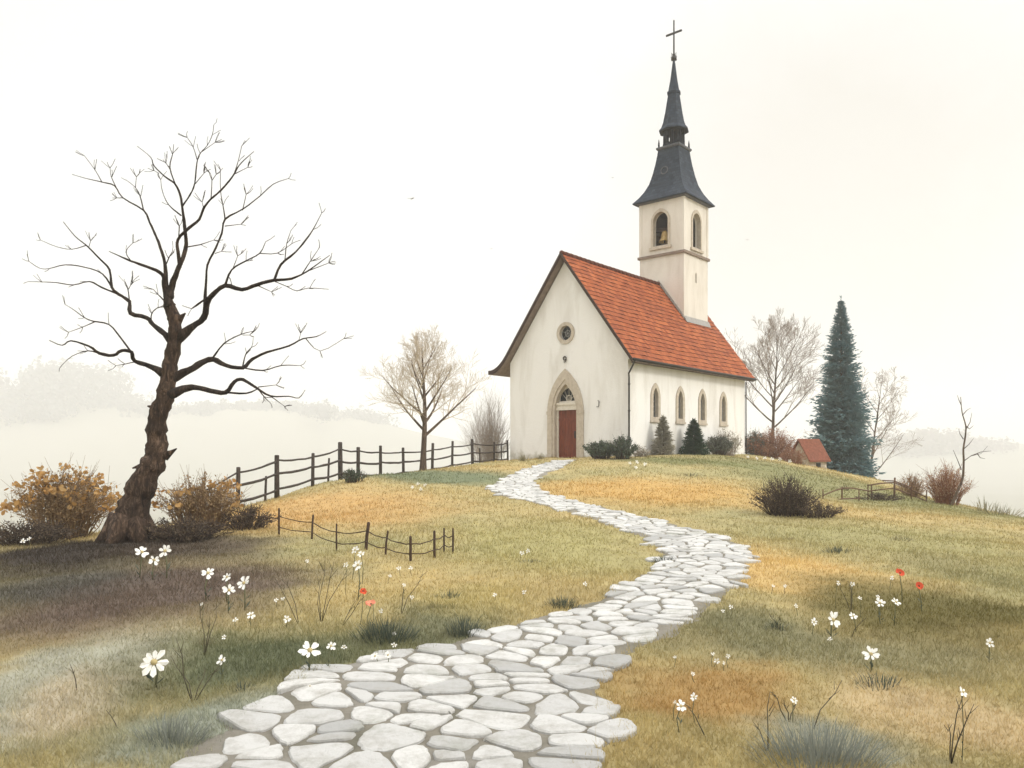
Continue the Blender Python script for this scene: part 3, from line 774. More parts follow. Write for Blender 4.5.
for sx_, sy_ in ((-1,-1),(1,-1),(-1,1),(1,1)): mb.tube([TC(sx_*.62, sy_*.62, 17.46), TC(sx_*.62, sy_*.62, 17.72), TC(sx_*.62, sy_*.62, 17.95)], [.06,.05,.008], 6)
mb.build('lantern', M['slate'], spire)
uvobj('spire_tip', [taper([(18.40,.80),(18.46,.80),(18.62,.68),(18.9,.585),(19.5,.47),(20.2,.365),(20.56,.31)], 8, 0),
                    taper([(20.54,.36),(20.66,.37),(20.74,.30),(21.4,.19),(22.1,.105),(22.55,.05)], 8, 0)], M['slate'], spire)
mb = MB()
mb.tube([TC(0,0,22.4), TC(0,0,24.80)], [.05,.042], 7)
mb.box((-.5,-.04,24.02),(.5,.04,24.11), TC)
mb.tube([TC(0,0,22.45), TC(0,0,22.52), TC(0,0,22.62), TC(0,0,22.72), TC(0,0,22.78)], [.04,.12,.15,.12,.04], 10)
for a in range(4):
    c_, s_ = math.cos(a*math.pi/2+.3), math.sin(a*math.pi/2+.3)
    mb.tube([TC(0,0,22.50), TC(c_*.17,s_*.17,22.55), TC(c_*.23,s_*.23,22.66)], [.03,.03,.02], 5)
    mb.tube([TC(0,0,22.84), TC(c_*.14,s_*.14,22.80), TC(c_*.2,s_*.2,22.88)], [.025,.025,.015], 5)
mb.build('cross', M['iron'], spire)
mb = MB(); fnr = lambda a,b,t: TC(.35+a, -.93+.0-t + .0, b)
mb.ring(circle(0,16.0,.24,20), circle(0,16.0,.18,20), lambda a,b,t: TC(a-.0+.12, -(.88-(b-15.9)*.18)-t, b), -.03, .035); mb.build('roundel', M['slate_trim'], spire)
# bell hanging in the belfry
bc = tw(1.42, .62, 0); bell = thing('bell', 'bronze bell hanging inside the white belfry under the slate spire', 'bell', tw(1.42, .72, 11.9))
prf = [(.02,.62),(.12,.60),(.19,.52),(.22,.38),(.26,.20),(.34,.06),(.40,0),(.37,0),(.30,.08),(.20,.36),(.16,.50),(.02,.56)]
nn = 20; vs = []; fs = []
for r_, z_ in prf:
    for j in range(nn): a = 2*math.pi*j/nn; vs.append(tw(1.56+math.cos(a)*r_*.9, .66+math.sin(a)*r_*.9, 11.98+z_*1.02))
for i in range(len(prf)-1):
    for j in range(nn): fs.append((i*nn+j, i*nn+(j+1)%nn, (i+1)*nn+(j+1)%nn, (i+1)*nn+j))
mb = MB(); mb.add(vs, fs, 0, True); mb.build('bell_body', M['bronze'], bell)
mb = MB(); mb.tube([tw(1.56,.66,12.5), tw(1.56,.66,11.92)], [.02,.05], 6); mb.build('clapper', M['iron'], bell)
mb = MB(); mb.box((.34,.58,12.60),(TS-.34,.74,12.77), tw); mb.build('yoke', M['barge'], bell)

# ------------------------------------------------------------------ stone hut beyond the crest
hd = 47.0; hp = at(808, 470, hd); hut = thing('stone_hut', 'tiny stone hut with red tiled roof, half sunk behind the grassy crest', 'hut', (hp.x, hp.y, gz(hp.x, hp.y)))
ha = R(60); hc, hs = math.cos(ha), math.sin(ha); hz0 = hp.z - .08
def hf(a, b, z): return Vector((hp.x + hc*a - hs*b*-1*0 + (-hs)*b*-1, hp.y - hs*a*-1*0 + hs*a*0 + hc*b + .0 + (-hs)*a*-0.0, hz0 + z)) if False else Vector((hp.x + hc*a + hs*b, hp.y - hs*a*-1*-1 + hc*b + 0, hz0+z))
# a: along the front (right and towards us), b: away to the right
mb = MB(); mb.prism([(-.62,-2.2),(.62,-2.2),(.62,.82),(0,1.75),(-.62,.82)], lambda a,b,t: hf(a,t,b), -.75, .85)
m, nt, b = nmat('rubble_stone'); vo = N(nt, 'ShaderNodeTexVoronoi'); vo.inputs['Scale'].default_value = 3.6; g = N(nt, 'ShaderNodeNewGeometry'); nt.links.new(g.outputs['Position'], vo.inputs['Vector'])
nt.links.new(mixc(nt, .5, ramp(nt, vo.outputs['Color'], [(.2, (.30,.24,.17,1)), (.8, (.62,.56,.47,1))]), ramp(nt, noise(nt, 6, 6, .7), [(.3, (.32,.27,.2,1)), (.7, (.66,.6,.5,1))])), b.inputs['Base Color'])
b.inputs['Roughness'].default_value = .95; bump(nt, b, vo.outputs['Distance'], .8, .06); M['rubble'] = m
mb.build('wall', M['rubble'], hut)
mb = MB()
for sg in (-1, 1):
    mb.box((0,0,0),(1,1,1), lambda a,b,c,sg=sg: hf(sg*.84*a, -.88+1.86*b, 1.82-1.26*a+.09*c))
me_o = mb.build('roof', simple('old_red_tiles', (.12,.04,.022), (.25,.085,.05), 7, .85, .7, .03), hut)
mb = MB(); mb.box((-.22,-.78,-.6),(.22,-.73,.55), hf); mb.build('door', M['fence_brown'], hut)
mb = MB(); mb.box((.60,-.05,.20),(.66,.30,.50), hf); mb.build('window', M['glass'], hut)

# ------------------------------------------------------------------ trees
def smooth_line(P, k=3):
    """catmull-rom through (vector, radius) points"""
    out = []
    n = len(P)
    for i in range(n-1):
        p0 = P[max(i-1,0)]; p1 = P[i]; p2 = P[i+1]; p3 = P[min(i+2,n-1)]
        for j in range(k):
            t = j/k; t2 = t*t; t3 = t2*t
            q = [.5*((2*p1[c]) + (-p0[c]+p2[c])*t + (2*p0[c]-5*p1[c]+4*p2[c]-p3[c])*t2 + (-p0[c]+3*p1[c]-3*p2[c]+p3[c])*t3) for c in range(4)]
            out.append(q)
    out.append(P[-1]); return out

TD = hit(128, 541); TDd = TD.y
big = thing('bare_tree', 'large gnarled leafless tree leaning over the autumn shrubs in the left foreground', 'tree', TD)
K = TDd / F / 2.844
def tp(x, y, off=0): p = at(x/2.844, 110+y/2.844, TDd); s = 1 + off/TDd; return Vector((p.x*s, TDd+off, E+(p.z-E)*s))
trunk = [(352,1262,132),(362,1225,114),(368,1181,100),(386,1111,88),(410,1051,80),(437,1001,70),(447,961,62),(444,911,60),(452,861,54),(470,821,54),(477,771,50),(485,720,47),(495,670,42),(499,630,40),(494,590,38),(481,555,33),(477,530,24)]
def trace(mb, pts, off0, off1, sides=7, rough=.2, k=3):
    P = []
    n = len(pts)
    for i, (x, y, w) in enumerate(pts):
        t = i/max(1, n-1); o = off0 + (off1-off0)*t + .05*math.sin(i*2.1+off1*3)
        jx = random.uniform(-2.2,2.2) if 0 < i < n-1 else 0; q = tp(x+jx, y+jx*.7, o); P.append((q.x, q.y, q.z, max(.0045, w*K*.5)))
    Q = smooth_line(P, k)
    mb.tube([q[:3] for q in Q], [max(.004, q[3]) for q in Q], sides, rough=rough)
    return P
mb = MB()
tr = []
for i, (x, y, w) in enumerate(trunk): q = tp(x, y, .03*math.sin(i*1.3)); tr.append((q.x, q.y, q.z, w*K*.455))
Q = smooth_line(tr, 5)
mb.tube([q[:3] for q in Q], [q[3]*(1+.06*math.sin(i*1.1)+.04*math.sin(i*2.7)) for i, q in enumerate(Q)], 16, rough=.12)
for dx, dy, sgn in ((-.52,-.1,1),(.42,-.28,1),(-.1,-.5,1),(.5,.3,1),(-.4,.4,1)):       # root flare
    b0 = Vector((TD.x+dx*.25+.0, TD.y+dy*.25, TD.z+.42)); b2 = Vector((TD.x+dx*1.1, TD.y+dy*1.1, gz(TD.x+dx*1.1, TD.y+dy*1.1)-.06)); b1 = (b0+b2)/2 + Vector((0,0,-.10))
    mb.tube([b0, b1, b2], [.24,.16,.06], 8, rough=.1)
for x, y, dx, dy in ((432,1001,-62,18),(470,985,36,-22),(455,850,-40,-8),(505,600,25,-22),(420,1045,-40,12)):  # burrs and snags
    a_ = tp(x, y); b_ = tp(x+dx*.9, y+dy, -.1); mb.tube([a_, (a_+b_)/2, b_], [.09,.05,.012], 6, rough=.15)
mb.build('trunk', M['bark'], big)
limbs = [
 (-.9, [(462,748,24),(430,730,15),(385,715,12),(375,690,10),(345,683,9),(320,697,9),(285,693,8),(250,670,6),(200,655,4),(175,668,3),(140,655,2)],
   [[(375,690,6),(340,645,5),(310,610,4),(265,600,4),(240,590,3),(205,565,2),(185,553,1.5)],[(270,602,3),(235,617,2),(195,632,1.5)],[(285,693,4),(250,685,3),(205,700,2),(175,727,1.5)],[(385,716,3),(355,722,2.4),(330,727,1.5)]]),
 (.9, [(492,668,24),(465,635,16),(435,610,13),(415,590,12),(370,577,11),(368,545,10),(340,525,9),(318,505,8),(312,455,6),(285,425,5),(245,385,4),(215,360,3),(180,318,2)],
   [[(340,525,6),(290,505,5),(255,488,4),(210,498,3),(160,490,3),(120,490,2),(80,488,1.5)],[(318,505,5),(290,465,4),(240,447,3.5),(185,440,3),(140,452,2.5),(110,448,2),(82,430,1.5)],
    [(245,385,3),(205,397,2),(160,388,2),(115,370,1.5)],[(368,545,4),(365,510,3),(355,490,2)],[(365,510,2.4),(375,492,1.5)],[(430,605,4),(432,580,3),(450,563,3),(470,560,3)],[(252,392,2.4),(258,372,1.5)]]),
 (-.5, [(480,560,24),(470,500,15),(465,470,11),(430,450,8),(385,435,6),(350,420,4),(310,402,2)], [[(375,433,3),(360,405,2),(378,378,1.5)],[(470,545,5),(450,525,3),(436,510,1.8)]]),
 (.6, [(472,515,15),(468,440,10),(455,390,8),(440,350,7),(425,320,6),(408,285,5),(350,250,4),(325,215,4),(290,205,3),(240,193,2),(205,183,1.5)],
   [[(290,205,3),(270,170,2),(240,130,1.5)],[(408,285,4),(400,245,3),(385,220,2),(360,200,1.5)],[(330,220,3),(318,190,2),(313,165,1.5)],[(385,220,2),(388,190,1.5)],[(468,450,4),(478,420,3),(490,403,1.6)],[(350,250,2.5),(332,250,1.6)]]),
 (-.2, [(480,535,26),(490,500,17),(505,460,14),(520,420,12),(528,380,10),(525,330,9),(518,280,7),(512,240,6),(498,210,5),(470,190,4),(440,160,3),(430,135,2),(390,103,1.5)],
   [[(498,210,4),(485,165,3),(490,125,2),(494,98,1.5)],[(518,275,5),(540,240,4),(555,210,4),(560,150,3),(570,125,2.5),(590,100,2),(605,70,2),(608,42,1.5)],[(560,140,2.5),(550,105,2),(532,78,1.5)],[(555,210,2.5),(580,180,1.5)],
    [(515,300,4),(480,270,3),(460,230,2),(457,198,1.5)],[(575,118,2),(612,92,1.4)],[(452,180,2),(438,172,1.4)],[(487,175,2),(472,150,1.4)]]),
 (-.8, [(512,448,12),(505,400,9),(508,370,8),(535,335,8),(565,310,7),(580,280,6),(600,255,5),(630,230,5),(660,190,4),(680,160,3),(700,135,2),(722,118,1.5)],
   [[(600,255,3),(603,200,2),(598,180,1.5)],[(665,185,3),(680,145,2),(687,103,1.5)],[(530,390,4),(570,382,3),(608,370,1.5)],[(665,183,2.5),(705,163,1.5)],[(508,370,4),(510,330,3)],[(603,200,2),(615,183,1.4)],[(580,282,2.5),(575,262,1.4)]]),
 (-1.0, [(505,650,34),(545,620,20),(580,590,17),(588,550,15),(602,525,13),(640,500,12),(690,512,11),(730,495,9),(780,485,8),(830,480,6),(870,460,4),(900,440,3),(938,413,1.5)],
   [[(580,585,10),(585,500,7),(588,440,6),(612,390,5),(630,350,5),(640,310,5),(690,280,4),(740,245,3),(780,212,2.5),(820,195,1.5)],[(640,310,4),(635,270,3),(628,230,2),(627,170,1.5)],[(640,500,7),(660,455,5),(700,430,4),(740,408,3),(755,375,1.5)],
    [(740,408,3),(790,408,2),(830,380,1.5)],[(780,485,7),(800,440,6),(840,405,5),(870,370,4),(890,340,3),(915,293,1.5)],[(810,430,3),(815,380,2),(828,342,1.5)],[(860,465,3),(885,430,2),(908,392,1.5)],[(690,285,3),(700,240,1.5)],
    [(640,330,2.5),(685,325,1.5)],[(602,525,6),(562,550,6),(545,565,3)],[(730,498,3),(772,517,1.5)],[(870,460,2.5),(935,435,1.5)],[(780,487,2.5),(815,502,2),(845,515,2),(880,508,2),(935,510,1.5)],[(612,408,2.4),(630,402,1.4)],[(663,450,2.4),(676,415,1.4)],[(690,512,3),(660,500,2)]]),
 (.7, [(488,764,30),(540,742,21),(575,720,18),(605,708,16),(640,725,12),(690,733,11),(720,710,9),(760,690,7),(820,670,5),(860,650,4),(900,645,3),(928,630,1.5)],
   [[(605,705,6),(640,665,4),(685,640,3),(725,628,1.5)],[(690,733,5),(750,742,4),(800,725,3),(855,727,1.5)],[(690,730,4),(700,695,3),(715,675,1.5)],[(870,650,3),(910,685,2),(978,650,1.5)],[(690,640,2),(710,640,1.4)],[(850,655,2),(855,635,1.4)]]),
 (-.6, [(478,812,34),(545,789,17),(600,799,14),(640,803,12),(665,771,10),(690,766,9),(730,791,7),(770,814,5),(820,814,3),(850,819,2.5),(868,796,1.5)],
   [[(640,803,7),(700,805,5),(735,792,3)],[(735,794,4),(750,815,3),(770,834,1.5)],[(770,814,3),(810,843,1.5)],[(735,788,3),(785,782,1.5)]]),
]
for off, main, subs in limbs:
    mb = MB(); trace(mb, main, 0, off, 8)
    x0 = main[0][0]; xe = main[-1]
    for s_ in subs:
        # depth of the fork: fraction of the way along the main limb
        j = min(range(len(main)), key=lambda i: (main[i][0]-s_[0][0])**2 + (main[i][1]-s_[0][1])**2); t = j/max(1,len(main)-1)
        o0 = off*t + .05*math.sin(j*2.1+off*3)
        trace(mb, s_, o0, o0 + random.uniform(-.5,.5), 6)
        for _ in range(5):                       # fine twigs
            i = random.randrange(1, len(s_)); x, y, w = s_[i]
            if w > 4: continue
            a = math.atan2(y-s_[i-1][1], x-s_[i-1][0]) + random.choice((-1,1))*random.uniform(.4,.9); l = random.uniform(12, 30)
            oo = o0 + .1
            trace(mb, [(x,y,1.8),(x+math.cos(a)*l*.5, y+math.sin(a)*l*.5-2, 1.5),(x+math.cos(a)*l, y+math.sin(a)*l-6, 1.2)], o0, o0+random.uniform(-.2,.2), 4, k=1)
    mb.build('limb', M['bark_twig'], big)

def grow(mb, p, d, length, r, lvl, rng, up=.12, wob=.14, spread=.75, kids=(5,4,4), decay=.55, tips=None, minr=.004):
    n = max(3, int(4 + lvl*1.5)); pts = [p.copy()]; rad = [r]; dirs = [d.copy()]
    q = p.copy(); dd = d.copy()
    for i in range(n):
        dd = (dd + Vector((rng.gauss(0,wob), rng.gauss(0,wob), rng.gauss(0,wob*.7)+up))*.35).normalized()
        q = q + dd*(length/n); pts.append(q.copy()); rad.append(max(minr, r*(1-.8*(i+1)/n))); dirs.append(dd.copy())
    mb.tube(pts, rad, 7 if lvl >= 3 else (5 if lvl == 2 else 3), mi=1 if lvl >= 3 else 0, cap=False)
    if lvl <= 0: return
    k = kids[min(len(kids)-1, max(0, 3-lvl))]
    for c in range(k):
        t = .22 + .74*(c+rng.random()*.7)/k; f = t*n; i = min(n-1, int(f)); b = pts[i].lerp(pts[i+1], f-i)
        ax = Vector((rng.gauss(0,1), rng.gauss(0,1), rng.gauss(0,.6))); ax = (ax - dirs[i]*ax.dot(dirs[i])).normalized()
        nd = (dirs[i]*(1-spread*.55) + ax*spread*.75 + Vector((0,0,up*.6))).normalized()
        grow(mb, b, nd, length*decay*(1.1-.45*t)*rng.uniform(.8,1.2), max(minr, rad[i]*.6), lvl-1, rng, up, wob, spread, kids, decay, tips, minr)

def bare_tree(name, label, base, height, lean, tr, seed, trunk_mat, crown_mat, crown_from, nlimb, limb_len, up, spread, kids, minr, group=None, top_bias=0):
    rng = random.Random(seed)
    t = thing(name, label, 'tree', base, group)
    pts = []; rad = []
    for i in range(11):
        s = i/10; pts.append(base + Vector((lean[0]*s + .05*math.sin(s*6+seed), lean[1]*s, -.15 + (height*.93+.15)*s))); rad.append(max(minr*1.5, tr*(1-s)**.85 + tr*.25*max(0,.12-s)/.12))
    mb = MB(); mb.tube(pts[:8], rad[:8], 9, rough=.05); mb.build('trunk', trunk_mat, t)
    mb = MB(); mb.tube(pts[7:], rad[7:], 6, mi=1)
    for c in range(nlimb):
        s = crown_from + (1-crown_from)*.80*(c+rng.random()*.6)/nlimb; i = min(9, int(s*10)); b = pts[i].lerp(pts[i+1], s*10-i)
        a = c*2.4 + rng.uniform(-.5,.5)
        el = rng.uniform(.45,.70) + (s-crown_from)*1.05
        dvec = Vector((math.cos(a)*math.cos(el), math.sin(a)*math.cos(el), math.sin(el)))
        l = limb_len*(1.12-.75*max(0,(s-crown_from)/(1-crown_from)))*rng.uniform(.8,1.15)
        grow(mb, b, dvec, l, rad[i]*.55, 3, rng, up, .13, spread, kids, .60, None, minr)
    mb.build('crown', [crown_mat, trunk_mat], t)
    return t
b0 = on(424, 30.0); htop = at(424, 334, 30).z - b0.z
bare_tree('fence_tree', 'slender pale bare tree with a fine fan crown standing at the wooden fence', b0, htop, (-.05,.1), .13, 5, M['bark_mid'], M['twig_pale'], .28, 15, 2.15, .13, .74, (7,6,4), .0048)
b0 = on(771, 56.0); bare_tree('field_tree', 'thin grey brown bare tree rising right behind the church', b0, at(778,320,56).z-b0.z, (.5,.2), .17, 21, M['bark_mid'], M['twig_grey'], .42, 16, 4.3, .14, .68, (6,5,4), .0095)
b0 = on(862, 60.0); bare_tree('field_tree', 'bare spreading tree half hidden behind the blue conifer', b0, at(880,362,60).z-b0.z, (1.6,.2), .14, 14, M['bark_mid'], M['twig_grey'], .40, 12, 3.8, .08, .72, (5,4,3), .010)
# sapling at the right crest
sp = on(951, 26.9); sap = thing('sapling', 'thin crooked bare sapling beside the orange brown bush', 'tree', sp)
def zp(x, y, off=0): q = at(700+x/2.954, 280+y/2.954, 26.9+off); return q
mb = MB(); T = [(740,672,.05),(758,630,.045),(775,590,.04),(779,540,.034),(778,500,.03),(784,460,.026),(785,430,.022),(774,390,.016),(770,345,.009)]
mb.tube([q[:3] for q in smooth_line([(*zp(x,y),r_) for x,y,r_ in T],3)], [q[3] for q in smooth_line([(*zp(x,y),r_) for x,y,r_ in T],3)], 7, rough=.06); mb.build('trunk', M['bark_mid'], sap)
mb = MB()
for P in ([(772,560),(760,530),(748,502)],[(779,535),(800,520),(830,513),(850,490)],[(800,520),(830,508),(860,505)],[(778,500),(795,485),(808,468)],[(784,445),(798,420),(803,392)],[(775,400),(788,385),(800,378)],[(778,470),(768,455),(764,440)],[(785,430),(796,440),(808,430)],[(772,370),(765,355),(760,340)],[(820,514),(828,525),(842,528)]):
    mb.tube([zp(x,y,.12*i) for i,(x,y) in enumerate(P)], [.016,.011,.006,.005][:len(P)], 5)
mb.build('crown', M['twig_dark'], sap)

# blue spruce
def conifer(name, label, base, height, rad, mats, seed, whorls, per, cat='tree'):
    rng = random.Random(seed); t = thing(name, label, cat, base)
    mb = MB(); mb.tube([base+Vector((0,0,-.2)), base+Vector((.03,0,height*.5)), base+Vector((0,0,height*.98))], [rad*.11,rad*.06,.012], 8); mb.build('trunk', mats[0], t)
    mb = MB()
    for w in range(whorls):
        s = (w+rng.random()*.6)/whorls
        z = height*(.03+.95*s); rr = rad*((1-s)**.80)*rng.uniform(.78,1.12)*(1+.10*math.sin(w*.9+seed)) + .10
        for k in range(max(5, int(per*(1-.6*s)))):
            a = rng.uniform(0, 2*math.pi); l = rr*rng.uniform(.6,1.1); droop = rng.uniform(.05,.38) - .45*s
            dv = Vector((math.cos(a), math.sin(a), -droop)).normalized(); st = base+Vector((0,0,z)); side_ = dv.cross(Vector((0,0,1))).normalized()
            ns = 7
            for i in range(ns):
                f = .25+.75*(i+rng.random())/ns; c = st + dv*(l*f) + Vector((0,0,.12*l*f*f)) + side_*rng.uniform(-.12,.12)*l
                sz = l*.105*(1.15-.5*f)+.06*(1 if height > 4 else .6)
                for h_ in range(2):
                    ax = (dv + side_*rng.uniform(-1.0,1.0) + Vector((0,0,rng.uniform(-.5,.45)))).normalized()
                    pr = ax.cross(Vector((rng.gauss(0,1),rng.gauss(0,1),rng.gauss(0,1)))).normalized()
                    tip = c+ax*sz*1.3
                    mb.add([c-pr*sz*.26, c+pr*sz*.26, tip], [(0,1,2)])
    for k in range(40):
        z = height*(1-.10*rng.random()); a = rng.uniform(0,6.28); c = base+Vector((0,0,z)); ax = Vector((math.cos(a)*.6,math.sin(a)*.6,.8))
        mb.add([c+Vector((.02,0,0)), c-Vector((.02,0,0)), c+ax*.22*rng.uniform(.5,1)], [(0,1,2)])
    mb.build('crown', mats[1], t, recalc=False)
    return t
b0 = on(841, 50); conifer('spruce', 'tall dense blue green spruce behind the crest right of church', b0, at(841,297,50).z-b0.z, 2.15, (M['bark_mid'], M['needle']), 3, 130, 58)

# ------------------------------------------------------------------ shrubs
def shrub(name, label, base, w, h, stem_mat, leaf_mat, nst, nleaf, leaf, seed, droop=.25, top=None, depth=.7, fill=(.25,1.0), cat='shrub', sr=.008, group=None, shape=1.0, twigs=2):
    """stems fan from the ground, leaves sit along and around them"""
    rng = random.Random(seed); t = thing(name, label, cat, base, group)
    ms = MB(); ml = MB(); mt = MB()
    for k in range(nst):
        a = rng.uniform(0, 2*math.pi); sp_ = (rng.random()**.6); ox = math.cos(a)*sp_; oy = math.sin(a)*sp_
        hh = h*(1-.62*sp_**2.2*shape)*rng.uniform(.66,1.10)
        bx0 = base.x+ox*w*.22; by0 = base.y+oy*w*.22*depth
        b = Vector((bx0, by0, gz(bx0, by0)-.04))
        tip = Vector((base.x+ox*w*.5, base.y+oy*w*.5*depth, base.z+hh)); mid = (b+tip)/2 + Vector((-ox*w*.05, 0, hh*.10)) + Vector((rng.gauss(0,.03),rng.gauss(0,.03),0))*w
        P = [b, b.lerp(mid,.55)+Vector((rng.gauss(0,.012),0,0))*w, mid, mid.lerp(tip,.55)+Vector((rng.gauss(0,.02),rng.gauss(0,.02),0))*w, tip]
        ms.tube(P, [sr*1.4,sr*1.2,sr,sr*.7,sr*.4], 4, cap=False)
        for q_ in range(twigs):
            i = rng.randrange(1,4); f = rng.random(); c = P[i].lerp(P[i+1], f); dv = (P[i+1]-P[i]).normalized() + Vector((rng.gauss(0,.5),rng.gauss(0,.5),rng.gauss(.1,.3)))
            ms.tube([c, c+dv*h*.10, c+dv*h*.18+Vector((0,0,h*.03))], [sr*.6,sr*.45,sr*.3], 3, cap=False)
        for q_ in range(max(1, nleaf//nst) if leaf_mat else 0):
            f = fill[0]+(fill[1]-fill[0])*rng.random()**.8; f4 = f*4; i = min(3,int(f4)); c = P[i].lerp(P[i+1], f4-i) + Vector((rng.gauss(0,.045)*w*.6, rng.gauss(0,.045)*w*.6, rng.gauss(0,.04)*h))
            u = Vector((rng.gauss(0,1),rng.gauss(0,1),rng.gauss(0,1))).normalized(); v_ = u.cross(Vector((rng.gauss(0,1),rng.gauss(0,1),rng.gauss(0,1)))).normalized(); s_ = leaf*rng.uniform(.5,1.25)
            ml.quad(c, u*s_, v_*s_*.55)
        if top and rng.random() < top[1]:
            for q_ in range(top[2]):
                c = tip + Vector((rng.gauss(0,.045)*w, rng.gauss(0,.045)*w, rng.gauss(0,.03)*h)); u = Vector((rng.gauss(0,1),rng.gauss(0,1),rng.gauss(0,1))).normalized(); v_ = u.cross(Vector((rng.gauss(0,1),rng.gauss(0,1),rng.gauss(0,1)))).normalized(); s_ = top[3]*rng.uniform(.6,1.2)
                # rounded leaf: hexagon
                ml.add([c+u*s_*math.cos(z_)+v_*s_*.8*math.sin(z_) for z_ in np.linspace(0,2*math.pi,7)[:-1]], [(0,1,2,3,4,5)], 1)
    ms.build('stems', stem_mat, t, recalc=False)
    if leaf_mat: ml.build('foliage', [leaf_mat, top[0]] if top else leaf_mat, t, recalc=False)
    return t
b0 = hit(62, 531); shrub('autumn_shrub', 'wide autumn shrub with orange leaf clusters left of the gnarled tree', b0, 2.3, 1.40, M['twig_tan'], M['leaf_tan'], 240, 6600, .034, 1, top=(M['leaf_orange'], .24, 15, .05), shape=.62)
b0 = hit(200, 528); shrub('autumn_shrub', 'tawny shrub with few orange leaves right of the gnarled tree', b0, 1.85, 1.08, M['twig_tan'], M['leaf_tan'], 200, 3000, .034, 2, top=(M['leaf_orange'], .10, 12, .05), shape=.7)
b0 = hit(248, 529); shrub('low_brush', 'low tangle of dark brown brush below the left fence end', b0, 1.35, .50, M['twig_dark'], M['leaf_brown'], 120, 1400, .026, 3, shape=.9)
b0 = hit(30, 545); shrub('low_brush', 'dark low brush at the foot of the orange left shrub', b0, 2.2, .46, M['twig_dark'], M['leaf_brown'], 150, 2000, .03, 4, shape=.8)
b0 = hit(185, 541); shrub('low_brush', 'dark low brush close right of the gnarled trunk foot', b0, 1.9, .44, M['twig_dark'], M['leaf_brown'], 150, 2000, .028, 44, shape=.8)
b0 = hit(354, 482); shrub('low_brush', 'small dark green mound of brush between two tall fence posts', b0, .95, .42, M['twig_dark'], M['leaf_hedge'], 60, 900, .035, 5)
b0 = on(489, 43.5); shrub('twiggy_bush', 'bare grey brown twiggy bush beside the church front corner', b0, 2.7, at(489,400,43.5).z-b0.z, M['twig_haze'], None, 150, 0, .03, 6, sr=.008, shape=.95, twigs=7)
# along the church wall
def sidept(px, off):
    best = min((abs((CX + F*ch(-off, t, 0).x/ch(-off, t, 0).y) - px), t) for t in np.linspace(-2, 14, 800))[1]
    p = ch(-off, best, 0); return Vector((p.x, p.y, gz(p.x, p.y)))
b0 = hit(601, 458.5); shrub('hedge_shrub', 'low dark green shrub right of the church door', b0, 1.75, .74, M['twig_dark'], M['leaf_hedge'], 110, 3600, .05, 7, shape=.5)
b0 = sidept(622, .5); shrub('hedge_shrub', 'dark green shrub at the near church corner, taller than its neighbour by the door', b0, 1.35, 1.0, M['twig_dark'], M['leaf_hedge'], 90, 3000, .05, 8, shape=.8)
b0 = sidept(641, .6); shrub('pale_shrub', 'low straggly pale shrub under the first nave window', b0, 1.0, .5, M['twig_grey'], M['leaf_sage'], 60, 500, .04, 9)
b0 = sidept(663, .6); conifer('feathery_shrub', 'grey tan feathery upright shrub between first and second nave window', b0, 1.75, .50, (M['bark_mid'], M['leaf_sage']), 10, 60, 26, 'shrub')
b0 = sidept(694, .7); t_ = conifer('cone_shrub', 'dense dark green cone shaped evergreen against the white nave wall', b0, 1.72, .62, (M['bark_mid'], M['leaf_cone']), 11, 46, 44, 'shrub')
b0 = sidept(719, .7); shrub('hedge_shrub', 'round grey green shrub right of the cone evergreen', b0, 1.5, .98, M['twig_dark'], M['leaf_greygreen'], 110, 4200, .05, 12, shape=.7)
b0 = sidept(727, .5); shrub('pale_shrub', 'taller pale sage shrub behind the round grey green one', b0, 1.9, 1.35, M['twig_grey'], M['leaf_sage'], 90, 2000, .045, 13, shape=.8)
b0 = on(754, 48.5); shrub('hedge_shrub', 'dark shrub peeking out behind the far church corner', b0, 2.0, 1.75, M['twig_dark'], M['leaf_greygreen'], 110, 3200, .065, 15, shape=.6)
b0 = on(772, 48.3); shrub('rust_bush', 'rust brown bush spreading between church and stone hut', b0, 3.6, at(770,431,48.3).z-b0.z, M['twig_rust'], M['leaf_rust'], 220, 5600, .055, 16, shape=.5)
b0 = on(793, 45.3); shrub('rust_bush', 'low brown scrub in front of the tiny stone hut', b0, 1.9, .85, M['twig_rust'], M['leaf_rust'], 90, 1500, .04, 61, shape=.7)
b0 = hit(786, 515); shrub('brown_bush', 'dark brown bristly bush alone on the right slope', b0, 1.75, .88, M['twig_dark'], M['leaf_brown'], 210, 3400, .026, 17, shape=1.0)
b0 = hit(818, 517); shrub('low_brush', 'low brown scrub trailing right of the bristly bush', b0, 1.3, .36, M['twig_dark'], M['leaf_brown'], 80, 900, .024, 18)
b0 = on(946, 27.6); shrub('orange_bush', 'orange brown bush at the right end of the low fence', b0, 1.75, at(945,466,27.6).z-b0.z, M['twig_rust'], M['leaf_rose'], 190, 3200, .032, 19, shape=.75)
b0 = on(912, 29); shrub('orange_bush', 'small faded bush just behind the low brown fence', b0, 1.2, at(912,474,29).z-b0.z, M['twig_tan'], M['leaf_rose'], 90, 1200, .03, 20, shape=.8)
b0 = hit(880, 500); shrub('low_brush', 'flat dark scrub under the low brown fence', b0, 1.7, .24, M['twig_dark'], M['leaf_brown'], 80, 900, .022, 21)

